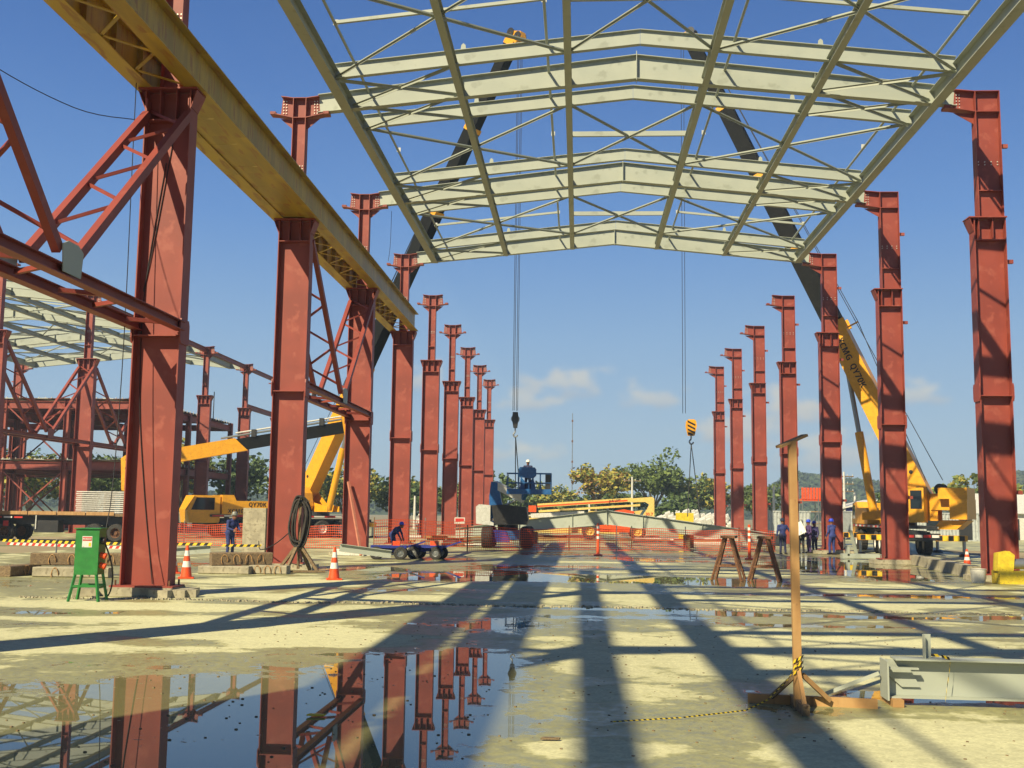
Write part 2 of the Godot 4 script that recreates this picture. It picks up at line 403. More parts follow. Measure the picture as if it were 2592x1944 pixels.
# a crane column: lower shaft to the runway ledge, slimmer stem above, head that takes the rafter. two_sided: arms to both aisles;
# otherwise its one arm points to side s (-1: towards -x). Built once for each form and copied.
func make_column(two_sided: bool, s: float) -> Node3D:
	var t := thing("crane_column", "", "column")
	var xl := 0.57; var off := 0.0                 # half width of the shaft, its centre
	if not two_sided: xl = 0.53; off = -s * -0.08
	var r: Material = M.red
	pbox(t, "base_plate", r, Vector3(off, 0.22, 0), Vector3(1.5, 0.04, 0.8))
	pbox(t, "web", r, Vector3(off, 6.2, 0), Vector3(xl * 2 - 0.06, 11.92, 0.02))
	for e: float in [-1.0, 1.0]:
		var fl := pbox(t, "flange", r, Vector3(off + e * (xl - 0.015), 6.2, 0), Vector3(0.03, 11.92, 0.5))
		pprism(fl, "splice_plate", r, [Vector2(-0.25, -0.3), Vector2(0.25, -0.3), Vector2(0.3, -0.18), Vector2(0.3, 0.18), Vector2(0.25, 0.3), Vector2(-0.25, 0.3), Vector2(-0.3, 0.18), Vector2(-0.3, -0.18)], Vector3(e * 0.035, 0.02, 0), Vector3.BACK, Vector3.UP, 0.035)
	pbox(t, "stiffener", r, Vector3(off, 6.1, 0), Vector3(xl * 2 - 0.07, 0.03, 0.56))
	pbox(t, "stiffener", r, Vector3(off, 11.42, 0), Vector3(xl * 2 - 0.07, 0.03, 0.48))
	# runway ledge with its flared sides
	pbox(t, "ledge_plate", r, Vector3(off - (0.0 if two_sided else -s * 0.08), 12.19, 0), Vector3(xl * 2 + (0.32 if two_sided else 0.2), 0.04, 0.66))
	for e: float in [-1.0, 1.0]:
		if two_sided or e == s:
			pprism(t, "bracket", r, [Vector2(0, 0), Vector2(0.15, 0.42), Vector2(0, 0.42)], Vector3(off + e * xl, 11.75, 0.14), Vector3(e, 0, 0), Vector3.UP, 0.02)
			pprism(t, "bracket", r, [Vector2(0, 0), Vector2(0.15, 0.42), Vector2(0, 0.42)], Vector3(off + e * xl, 11.75, -0.14), Vector3(e, 0, 0), Vector3.UP, 0.02)
			pprism(t, "bracket_face", r, [Vector2(-0.25, 0), Vector2(0.25, 0), Vector2(0.3, 0.44), Vector2(-0.3, 0.44)], Vector3(off + e * (xl + 0.005), 11.73, 0), Vector3.BACK, (Vector3(e * 0.15, 0.42, 0)).normalized(), 0.02)
	for x: float in ([-0.2, 0.2] if two_sided else [off - s * 0.1, off - s * -0.36]):
		for e: float in [-1.0, 1.0]:
			pbox(t, "ledge_stiffener", r, Vector3(x, 11.8, e * 0.12), Vector3(0.025, 0.72, 0.22))
	# stem
	var hs := 0.24; var so := 0.0
	if not two_sided: hs = 0.42; so = -s * 0.01
	pbox(t, "stem_web", r, Vector3(so, 14.45, 0), Vector3(hs * 2 - 0.05, 4.46, 0.016))
	for e: float in [-1.0, 1.0]:
		pbox(t, "stem_flange", r, Vector3(so + e * (hs - 0.012), 14.45, 0), Vector3(0.025, 4.46, 0.4))
	pbox(t, "stem_stiffener", r, Vector3(so, 13.15, 0), Vector3(hs * 2 - 0.05, 0.025, 0.36))
	var pts := []
	for row in 2:
		for k in 4: pts.append([so + lerpf(-hs + 0.1, hs - 0.1, k / 3.0), 14.1 + row * 0.1])
	bolts(t, pts, 0.006)
	# head
	for e: float in [-1.0, 1.0]:
		if two_sided or e == s:
			var ax := Vector3(e, 0, 0); var o := Vector3(so + e * hs, 0, 0)
			var reach := 0.42 if two_sided else 0.62
			pprism(t, "head_web", r, [Vector2(0, 15.96), Vector2(reach + 0.06, 16.08), Vector2(reach, 16.72), Vector2(0, 16.66)], o, ax, Vector3.UP, 0.018)
			pbar(t, "head_top", r, o + ax * -0.02 + Vector3.UP * 16.67, o + ax * (reach + 0.02) + Vector3.UP * 16.735, 0.4, 0.025)
			pbar(t, "head_seat", r, o + ax * 0.0 + Vector3.UP * 15.95, o + ax * (reach + 0.26) + Vector3.UP * 16.1, 0.4, 0.03)
			pbar(t, "seat_tab", r, o + ax * (reach + 0.2) + Vector3.UP * 16.12, o + ax * (reach + 0.4) + Vector3.UP * 16.13, 0.4, 0.1)
			pprism(t, "gusset", r, [Vector2(0, 15.55), Vector2(reach + 0.05, 15.95), Vector2(0, 15.93)], o, ax, Vector3.UP, 0.018)
			var hb := []
			for k in 5:
				hb.append([so + e * (hs + reach - 0.05), 16.15 + k * 0.11]); hb.append([so + e * (hs + reach - 0.15), 16.15 + k * 0.11])
			bolts(t, hb, 0.008)
	pbox(t, "head_stiffener", r, Vector3(so, 15.95, 0), Vector3(hs * 2 - 0.05, 0.025, 0.38))
	pbox(t, "head_cover", r, Vector3(so, 16.675, 0), Vector3(hs * 2 - 0.004, 0.024, 0.4))
	if not two_sided:
		for y: float in [14.75, 10.7, 2.9]:
			pbox(t, "girt_cleat", r, Vector3(-s * (0.47 if y < 12 else 0.44) - s * 0.12, y, 0), Vector3(0.26, 0.13, 0.12))
	return t

func rafter_bottom(x: float) -> float: return 17.29 - absf(x) * 0.1
func flank_bottom(x: float) -> float: return 17.52 - absf(x) * 0.105

func make_rafter(parent: Node, x0: float) -> void:
	# one half from the ridge to x0 (|x0| about 11), web plane at z = 0
	var s := signf(x0); var e := absf(x0)
	var ax := Vector3(s, 0, 0)
	pprism(parent, "web", M.grey, [Vector2(0.006, 17.3), Vector2(e, rafter_bottom(e) + 0.01), Vector2(e, 18.15 - e * 0.119), Vector2(0.006, 18.15)], Vector3.ZERO, ax, Vector3.UP, 0.012)
	pbar(parent, "bottom_flange", M.grey, ax * 0.012 + Vector3.UP * 17.29, ax * e + Vector3.UP * rafter_bottom(e), 0.3, 0.022)
	pbar(parent, "top_flange", M.grey, ax * 0.012 + Vector3.UP * 18.16, ax * e + Vector3.UP * (18.16 - e * 0.119), 0.3, 0.022)
	for x: float in [2.4, 6.2, 10.3]:
		pbar(parent, "web_stiffener", M.grey, ax * x + Vector3.UP * (rafter_bottom(x) + 0.015), ax * x + Vector3.UP * (18.14 - x * 0.119), 0.26, 0.012, ax)

func main_roof(ox: float, i0: int, i1: int, detail: bool, where: String) -> void:
	# rafters on the column heads, a lighter beam either side of each, beams along the aisle, wind bracing between
	var ordinal := ["last", "second last", "third last", "fourth last", "fifth last", "sixth last", "seventh last"]
	for i in range(i0, i1 + 1):
		var z := -12.0 * i
		var nth: String = ordinal[i1 - i]
		var t := thing("roof_rafter", "grey deep rafter on the column heads, %s of the %s" % [nth, where], "roof beam", Vector3(ox, 0, z), 0, "rafters of the %s" % where)
		make_rafter(t, 11.36 if ox < -1 else 11.0); make_rafter(t, -11.0 if ox < -1 else -11.36)
		pbox(t, "ridge_plate", M.grey, Vector3(0, 17.75, 0), Vector3(0.024, 1.06, 0.34))
		for side: float in [-1.0, 1.0]:
			if i == i1 and side < 0: continue
			var zz := z + side * 2.4
			var b := thing("roof_cross_beam", "shallow grey cross beam on the %s side of the %s rafter, %s" % ["open" if side > 0 else "far", nth, where], "roof beam", Vector3(ox, 0, zz), 0, "cross beams of the %s" % where)
			for s: float in [-1.0, 1.0]:
				var ax := Vector3(s, 0, 0)
				pprism(b, "web", M.grey, [Vector2(0.004, 17.53), Vector2(10.22, flank_bottom(10.22) + 0.01), Vector2(10.22, flank_bottom(10.22) + 0.49), Vector2(0.004, 18.01)], Vector3.ZERO, ax, Vector3.UP, 0.01)
				pbar(b, "bottom_flange", M.grey, ax * 0.006 + Vector3.UP * 17.52, ax * 10.22 + Vector3.UP * flank_bottom(10.22), 0.2, 0.018)
				pbar(b, "top_flange", M.grey, ax * 0.006 + Vector3.UP * 18.02, ax * 10.22 + Vector3.UP * (flank_bottom(10.22) + 0.5), 0.2, 0.018)
				if detail: pprism(b, "lifting_lug", M.grey, [Vector2(-0.09, 0), Vector2(0.09, 0), Vector2(0.07, 0.16), Vector2(0.0, 0.22), Vector2(-0.07, 0.16)], Vector3(s * 5.9, flank_bottom(5.9) + 0.52, 0), Vector3.RIGHT, Vector3.UP, 0.03)
	var za := -12.0 * i0 + 3.0; var zb := -12.0 * i1 - 0.12
	for s: float in [-1.0, 1.0]:
		for x: float in [2.4, 6.2, 10.3]:
			var y := rafter_bottom(x)
			var big := x > 10
			var t := thing("roof_longitudinal_beam", "%s along the %s line of the %s, %s slope" % ["deep grey eave beam" if big else "slim grey beam", {2.4: "ridge side", 6.2: "middle", 10.3: "eave"}[x], where, "yellow girder" if s < 0 else "outer row"], "roof beam", Vector3(ox + s * x, y, 0), 0, "beams along the %s" % where)
			var h := 0.52 if big else 0.34; var w := 0.36 if big else 0.24
			pbar(t, "bottom_flange", M.grey, Vector3(0, -0.03, za), Vector3(0, -0.03, zb), w, 0.02)
			pbar(t, "web", M.grey, Vector3(0, h / 2 - 0.03, za), Vector3(0, h / 2 - 0.03, zb), 0.014, h - 0.022)
			pbar(t, "top_flange", M.grey, Vector3(0, h - 0.03, za), Vector3(0, h - 0.03, zb), w, 0.02)
		for x: float in [3.1, 9.55]:
			var y := rafter_bottom(x) + 0.62
			var g := G.new()
			g.tube(Vector3(ox + s * x, y, za), Vector3(ox + s * x, y, zb), 0.05, 0.05, 8)
			var o := single("roof_tie_tube", "thin grey tube along the %s inside the %s beam, %s slope" % [where, "eave" if x > 9 else "ridge side", "yellow girder" if s < 0 else "outer row"], "tube", g, M.grey, "tie tubes of the %s" % where)
			if detail:
				for i in range(i0, i1):
					for dz: float in [3.0, 6.6]:
						pbox(o, "cleat", M.pale, Vector3(ox + s * x, y + 0.08, -12.0 * i - dz), Vector3(0.16, 0.18, 0.02))
	var turn := 0
	for i in range(i0, i1):
		var z0 := -12.0 * i - 2.4; var z1 := -12.0 * i - 9.6
		var bay := "%s bay" % ordinal[i1 - 1 - i]
		for side: float in [-1.0, 0.0, 1.0]:
			var xa := -2.4 if side == 0 else side * 2.4; var xb := 2.4 if side == 0 else side * 10.2
			var ya := flank_bottom(xa) + 0.06; var yb := flank_bottom(xb) + 0.06
			var t := thing("roof_cross_brace", "grey crossed flat bracing in the %s of the %s, %s" % [bay, where, "under the ridge" if side == 0 else ("yellow girder side" if side < 0 else "outer row side")], "bracing", Vector3(ox, 0, 0), 0, "bracing of the %s" % where)
			var mid := Vector3((xa + xb) / 2, (ya + yb) / 2, (z0 + z1) / 2)
			pbar(t, "brace", M.grey, Vector3(xa, ya, z0), Vector3(xb, yb, z1), 0.02, 0.13)
			pbar(t, "brace", M.grey, Vector3(xa, ya, z0), Vector3(xb, yb, z1), 0.12, 0.016)
			pbar(t, "brace", M.grey, Vector3(xa, ya - 0.03, z1), Vector3(xb, yb - 0.03, z0), 0.02, 0.13)
			pbar(t, "brace", M.grey, Vector3(xa, ya - 0.03, z1), Vector3(xb, yb - 0.03, z0), 0.12, 0.016)
			if side == 0:
				pbar(t, "strut", M.grey, Vector3(xa, ya + 0.1, (z0 + z1) / 2), Vector3(xb, yb + 0.1, (z0 + z1) / 2), 0.12, 0.2)
			elif (i - i1) % 2 != 0:
				pbar(t, "strut", M.grey, Vector3(side * 3.1, flank_bottom(3.1) + 0.42, (z0 + z1) / 2 - 0.4), Vector3(side * 9.5, flank_bottom(9.5) + 0.42, (z0 + z1) / 2 - 0.4), 0.1, 0.1)
		if detail:
			for side: float in [-1.0, 1.0]:
				for d: float in [0.0, 1.0]:
					var zr := -12.0 * (i + d) ; var zf := zr + (-2.4 if d == 0.0 else 2.4)
					var t := thing("roof_corner_brace", "short crossed bracing, %s, %s edge, %s, %s" % ["yellow girder side" if side < 0 else "outer row side", "near" if d == 0 else "far", bay, where], "bracing", Vector3(ox, 0, 0), 0, "corner bracing of the %s" % where)
					for w: float in [0.0, 1.0]:
						var a := Vector3(side * 6.3, flank_bottom(6.3) - 0.02 * w, zf if w == 0.0 else zr); var b := Vector3(side * 10.1, flank_bottom(10.1) - 0.02 * w, zr if w == 0.0 else zf)
						pbar(t, "angle", M.grey, a, b, 0.1, 0.012)
						pbar(t, "angle", M.grey, a + Vector3(0, -0.055, 0), b + Vector3(0, -0.055, 0), 0.012, 0.1)

func runway(ox: float, i: int, label: String) -> void:
	# two plated beams with lacing between, over one bay from frame i to frame i + 1
	var t := thing("runway_girder", label, "crane girder", Vector3(ox, 12.215, -12.0 * i), 0, "yellow runway girders")
	var a := 0.006; var L := -11.99
	for s: float in [1.0, -1.0]:
		var x := s * 0.62
		pbar(t, "bottom_flange", M.runway, Vector3(x, 0.015, a), Vector3(x, 0.015, L), 0.44, 0.03)
		pbar(t, "web", M.runway, Vector3(x, 0.5, a), Vector3(x, 0.5, L), 0.014, 0.938)
		pbar(t, "top_flange", M.runway, Vector3(x, 0.985, a), Vector3(x, 0.985, L), 0.44, 0.03)
		for k in 8:
			pbox(t, "stiffener", M.runway, Vector3(x + s * -0.08, 0.5, -0.75 - 1.5 * k), Vector3(0.14, 0.936, 0.012))
	pbar(t, "rail", M.rust, Vector3(0.62, 1.06, a), Vector3(0.62, 1.06, L), 0.07, 0.12)
	if i == 0:
		for k in 6: pbox(t, "bottom_plate", M.runway, Vector3(0, 0.05, -1.0 - 2.0 * k), Vector3(0.8, 0.012, 1.985))
	for k in (0 if i == 0 else 12):
		var z0 := -0.3 - k * 0.95
		pbar(t, "lacing_bar", M.runway, Vector3(0.42 if k % 2 == 0 else -0.42, 0.05, z0), Vector3(-0.42 if k % 2 == 0 else 0.42, 0.05, z0 - 0.95), 0.09, 0.02)
	for k in 9:
		var z0 := -0.3 - k * 1.27
		pbar(t, "top_lacing", M.runway, Vector3(0.42 if k % 2 == 0 else -0.42, 0.95, z0), Vector3(-0.42 if k % 2 == 0 else 0.42, 0.95, z0 - 1.27), 0.09, 0.02)

func v_brace(ox: float, i: int, label: String) -> void:
	# two planes of bracing laced together between columns i and i + 1: level strut with a V above it
	var t := thing("laced_column_brace", label, "bracing", Vector3(ox, 0, -12.0 * i), 0, "laced braces between the columns")
	var zm := -6.0; var ys := 6.35; var yt := 11.55
	for x: float in [-0.52, 0.52]:
		var g := G.new(); g.ib(Vector3(x, ys, -0.05), Vector3(x, ys, -11.95), 0.22, 0.24, 0.02, 0.02)
		part(t, "strut", g, M.red)
		for e: float in [0.0, 1.0]:
			var top := Vector3(x, yt, -0.22 if e == 0.0 else -11.78)
			pbar(t, "diagonal", M.red, Vector3(x, ys + 0.35, zm + (0.35 if e == 0.0 else -0.35)), top, 0.16, 0.2)
			pbox(t, "gusset", M.red, top + Vector3(0, 0.1, 0.1 if e == 0.0 else -0.1), Vector3(0.03, 0.6, 0.3))
		pprism(t, "node_plate", M.grey if ox > -20 else M.red, [Vector2(-0.36, 0), Vector2(0.36, 0), Vector2(0.42, 0.5), Vector2(0.2, 0.6), Vector2(-0.2, 0.6), Vector2(-0.42, 0.5)], Vector3(x + signf(x) * 0.12, ys - 0.05, zm), Vector3.BACK, Vector3.UP, 0.02)
	for k in 7:
		pbar(t, "cross_piece", M.red, Vector3(-0.4, ys, -1.0 - k * 1.65), Vector3(0.4, ys, -1.0 - k * 1.65 - (0.5 if k % 2 == 0 else -0.5)), 0.09, 0.09)
	for e: float in [0.0, 1.0]:
		var a := Vector3(0, ys + 0.35, zm + (0.35 if e == 0.0 else -0.35)); var b := Vector3(0, yt, -0.22 if e == 0.0 else -11.78)
		var nl := 7
		for k in nl:
			var p := a.lerp(b, (k + 0.4) / nl); var q := a.lerp(b, (k + 1.2) / nl)
			var x := 0.5 if k % 2 == 0 else -0.5
			pbar(t, "lacing_bar", M.red, p + Vector3(x, 0, 0), q + Vector3(-x, 0, 0), 0.07, 0.07)

func plinth(x: float, z: float, label: String) -> void:
	var t := thing("concrete_plinth", label, "plinth", Vector3(x, 0, z), 0, "plinths under the columns")
	pbox(t, "footing", M.concrete, Vector3(0, 0.1, 0), Vector3(1.5, 0.2, 0.9))
	for e: float in [-1.0, 1.0]:
		pbox(t, "form_block", M.concrete, Vector3(e * 0.93, 0.085, 0.05 * e), Vector3(0.34, 0.17, 1.0))
	for p in [[-0.64, 0.3], [0.64, 0.3], [-0.64, -0.3], [0.64, -0.3]]:
		ptube(t, "anchor_bolt", M.rust, Vector3(p[0], 0.2, p[1]), Vector3(p[0], 0.36, p[1]), 0.025, 0.025, 8)

func main_aisle() -> void:
	var proto := make_column(true, 1)
	proto.position = Vector3(-12, 0, 0)
	proto.set_meta("group", "columns of the middle row")
	proto.set_meta("label", "tall red column beside the green box, yellow girder on its ledge")
	var cn := {-3: "third red column behind the one beside the green box", -2: "second red column behind the one beside the green box, yellow girder on its ledge", -1: "red column next behind the one beside the green box, yellow girder on its ledge", 1: "red column with the cable stand at its foot, grey rafter on its head", 2: "red column with a pole leaning on it, grey rafter on its head", 3: "red column where the yellow girder ends, last rafter on its head", 4: "red column with bare head, first past the end of the yellow girder", 5: "red column with bare head, second past the end of the yellow girder", 6: "red column with bare head, third past the end of the yellow girder", 7: "red column with bare head, fourth past the end of the yellow girder", 8: "last red column with bare head in the row of the yellow girder"}
	for i in [-3, -2, -1, 1, 2, 3, 4, 5, 6, 7, 8]:
		copy(proto, "crane_column", cn[i], Vector3(-12, 0, -12.0 * i))
	var pl := {-2: "second behind the one beside the green box", -1: "next behind the one beside the green box", 0: "beside the green box", 1: "with the cable stand", 2: "with the leaning pole", 3: "where the yellow girder ends", 4: "first past the yellow girder", 5: "second past the yellow girder", 6: "third past the yellow girder", 7: "fourth past the yellow girder", 8: "fifth and last past the yellow girder"}
	for i in pl: plinth(-12, -12.0 * i, "pale concrete plinth under the column " + pl[i])
	var dp := make_column(false, -1)
	dp.position = Vector3(12, 0, -12)
	dp.set_meta("group", "columns of the outer row")
	dp.set_meta("label", "red one-armed column with the yellow bracket at its foot")
	var dn := {0: "red one-armed column of the outer row, behind the one with the yellow bracket", 2: "red one-armed column in front of the crane cab, next past the yellow bracket", 3: "red one-armed column carrying the last grey rafter, beside the workers", 4: "red one-armed column with bare head, first past the last rafter", 5: "red one-armed column with bare head, second past the last rafter", 6: "red one-armed column with bare head, third past the last rafter", 7: "last red one-armed column of the outer row, bare head"}
	for i in [0, 2, 3, 4, 5, 6, 7]:
		copy(dp, "crane_column", dn[i], Vector3(12, 0, -12.0 * i))
	var pr := {0: "behind the yellow bracket", 1: "with the yellow bracket", 2: "in front of the crane cab", 3: "beside the workers", 4: "first past the last rafter", 5: "second past the last rafter", 6: "third past the last rafter", 7: "last in the outer row"}
	for i in pr: plinth(12, -12.0 * i, "grey concrete plinth under the outer row column " + pr[i])
	main_roof(0.0, -3, 3, true, "main roof")
	var rn := {-3: "third behind the column beside the green box", -2: "second behind the column beside the green box", -1: "next behind the column beside the green box", 0: "past the column beside the green box", 1: "over the laced brace beyond the cable stand column", 2: "its open end on the last roofed column"}
	for i in range(-3, 3): runway(-12, i, "yellow laced crane runway girder, bay %s" % rn[i])
	v_brace(-12, -1, "red laced V brace and strut meeting the column beside the green box")
	v_brace(-12, 1, "red laced V brace and strut past the column with the cable stand")
	# wall sheeting already hung on the middle row, two bays behind the first column in view
	var wl := thing("wall_sheeting", "pale corrugated wall sheets hung on the middle row behind the near slab", "wall sheeting", Vector3(-12.62, 0.3, -12.0 * -2))
	for k in 12:
		var pts := PackedVector2Array()
		for j in 5: pts.append_array([Vector2(j * 0.2, 0.0), Vector2(j * 0.2 + 0.06, 0.04), Vector2(j * 0.2 + 0.13, 0.04), Vector2(j * 0.2 + 0.19, 0.0)])
		for j in range(19, -1, -1): pts.append(pts[j] + Vector2(0, -0.006))
		var sg := G.new(); sg.prism(pts, Vector3(0, 6.0, 0.4 + k), Vector3.BACK, Vector3.LEFT, 11.8)
		part(wl, "sheet", sg, M.white)
	# valley gutter on the middle row, over the bays behind the first column in view
	var gt := thing("valley_gutter", "long grey gutter trough along the heads of the middle row", "gutter", Vector3(-12.4, 16.8, 0))
	pbar(gt, "trough", M.grey, Vector3(0, 0, 40), Vector3(0, 0, 1.5), 0.46, 0.02)
	for s: float in [-0.22, 0.22]: pbar(gt, "side", M.grey, Vector3(s, 0.12, 40), Vector3(s, 0.12, 1.5), 0.01, 0.22)

func left_aisles() -> void:
	# the middle row of the next aisles (x = -36), the outer row (x = -60), their roof and a red deck frame between them
	var mid := {3: "red column of the next row at the edge of the truck bed", 4: "red column of the next row between the truck and the deck frame", 5: "red column of the next row behind the one beside the green box", 6: "red column of the next row, first past the one beside the green box", 7: "red column of the next row carrying its last rafter", 8: "last red column of the next row, bare head"}
	var first: Node3D = get_node("crane_column")
	for i in mid: 
		var o := copy(first, "crane_column", mid[i], Vector3(-36, 0, -12.0 * i)); o.set_meta("group", "columns of the next row")
	var one: Node3D = make_column(false, 1)
	one.position = Vector3(-60, 0, -84)
	tag(one, "red one-armed column at the far corner of the deck frame", "column", "columns of the far row")
	for i in [5, 6]:
		copy(one, "crane_column", {5: "red one-armed column at the open corner of the deck frame", 6: "red one-armed column halfway along the deck frame"}[i], Vector3(-60, 0, -12.0 * i))
	main_roof(-48, 4, 7, false, "next roof")
	v_brace(-36, 4, "red laced V brace past the next row column between truck and deck frame")
	v_brace(-36, 3, "red laced V brace before the next row column by the truck")
	# beam along the heads of the next row
	var hb := G.new(); hb.ib(Vector3(-36, 16.35, -48), Vector3(-36, 16.35, -96), 0.4, 0.3)
	single("head_beam", "dark red beam linking the heads of the next row", "beam", hb, M.red)
	var lb := G.new(); lb.ib(Vector3(-36, 12.4, -84), Vector3(-36, 12.4, -96), 0.5, 0.3)
	single("ledge_beam", "short red beam linking the ledges of the last two next row columns", "beam", lb, M.red)
	# deck frame
	var t := thing("deck_frame", "red two-storey steel deck frame with braces behind the flatbed truck", "steel frame", Vector3.ZERO)
	var xs := [-59.0, -53.5, -48.2, -43.0, -37.4]
	var zs := [-60.0, -72.0, -84.0]
	for x: float in xs:
		for z: float in zs:
			var g := G.new()
			g.ib(Vector3(x, 0.05, z), Vector3(x, 10.6, z), 0.42, 0.4, 0.03, 0.03, Vector3.RIGHT)
			part(t, "post", g, M.red)
	for lvl: float in [5.5, 10.4]:
		for z: float in zs:
			for k in 4:
				var g := G.new(); g.ib(Vector3(xs[k], lvl - 0.3, z), Vector3(xs[k + 1], lvl - 0.3, z), 0.6, 0.3, 0.03, 0.02)
				part(t, "beam", g, M.red)
		for x: float in xs:
			for k in 2:
				var g := G.new(); g.ib(Vector3(x, lvl - 0.32, zs[k]), Vector3(x, lvl - 0.32, zs[k + 1]), 0.55, 0.28, 0.03, 0.02)
				part(t, "beam", g, M.red)
		for k in 6:
			var g := G.new(); g.ib(Vector3(-59, lvl + 0.02, -62.0 - 3.6 * k), Vector3(-37.4, lvl + 0.02, -62.0 - 3.6 * k), 0.3, 0.16)
			part(t, "joist", g, M.red)
		for k in 24:
			pbox(t, "deck_sheet", M.rust if k % 3 else M.pale, Vector3(-58.5 + k * 0.9, lvl + 0.2 + 0.02 * (k % 2), -72.0), Vector3(0.86, 0.05, 24.6))
		var st := G.new()
		for k in 40: st.tube(Vector3(-58.6 + k * 0.53, lvl + 0.2, -59.8), Vector3(-58.6 + k * 0.53, lvl + 0.34, -59.8), 0.035, 0.035, 6)
		for k in 30: st.tube(Vector3(-37.3, lvl + 0.1, -60.0 - k * 0.8), Vector3(-37.3, lvl + 0.36, -60.0 - k * 0.8), 0.03, 0.03, 6)
		stuff(part(t, "studs", st, M.white))
	for k in 4:
		for lvl: float in [0.3, 5.6]:
			var zz: float = zs[k % 2]
			pbar(t, "brace", M.red, Vector3(xs[k], lvl, zz - 0.05), Vector3(xs[k + 1], lvl + 4.6, zz - 0.05), 0.1, 0.1)
			pbar(t, "brace", M.red, Vector3(xs[k], lvl + 4.6, zz + 0.07), Vector3(xs[k + 1], lvl, zz + 0.07), 0.1, 0.1)
	pbar(t, "mast", M.black, Vector3(-37.2, 10.5, -78), Vector3(-37.2, 13.2, -78), 0.07, 0.07)

func lettering(parent: Node, called: String, s: String, m: Material, size: float, at: Vector3, right: Vector3, up: Vector3, bold := false) -> void:
	var f := SystemFont.new(); f.font_names = PackedStringArray(["Droid Sans"]); f.font_weight = 700 if bold else 400
	var tm := TextMesh.new(); tm.text = s; tm.font = f; tm.font_size = 32; tm.pixel_size = size / 32.0; tm.depth = 0.012
	var o := inst(parent, called, tm, m)
	o.basis = Basis(right.normalized(), up.normalized(), right.cross(up).normalized()); o.position = at

func wheel(parent: Node, at: Vector3, axle: Vector3, r: float, w: float, rim_m: Material) -> void:
	var g := G.new()
	var h := w / 2
	g.lathe(PackedVector2Array([Vector2(r * 0.56, -h), Vector2(r * 0.9, -h), Vector2(r * 0.98, -h * 0.75), Vector2(r, -h * 0.5), Vector2(r, h * 0.5), Vector2(r * 0.98, h * 0.75), Vector2(r * 0.9, h), Vector2(r * 0.56, h)]), Vector3.ZERO, axle, 24)
	for k in 24:
		var a := TAU * k / 24
		var x := axle.cross(Vector3.UP).normalized()
		var e := x * cos(a) + Vector3.UP * sin(a)
		g.bar(e * (r - 0.01) - axle * h * 0.7, e * (r - 0.01) + axle * h * 0.7, 0.07, 0.05, e)
	var ty := part(parent, "wheel", g, M.rubber, at)
	var q := G.new()
	q.lathe(PackedVector2Array([Vector2(0.0, h * 0.55), Vector2(r * 0.18, h * 0.6), Vector2(r * 0.2, h * 0.3), Vector2(r * 0.42, h * 0.15), Vector2(r * 0.5, h * 0.85), Vector2(r * 0.57, h * 0.9), Vector2(r * 0.57, -h * 0.9), Vector2(0, -h * 0.9)]), Vector3.ZERO, axle, 20)
	for k in 8:
		var a := TAU * k / 8; var x := axle.cross(Vector3.UP).normalized()
		var e := x * cos(a) + Vector3.UP * sin(a)
		q.tube(e * r * 0.32 + axle * h * 0.2, e * r * 0.32 + axle * h * 0.42, 0.025, 0.025, 6)
	part(ty, "rim", q, rim_m)

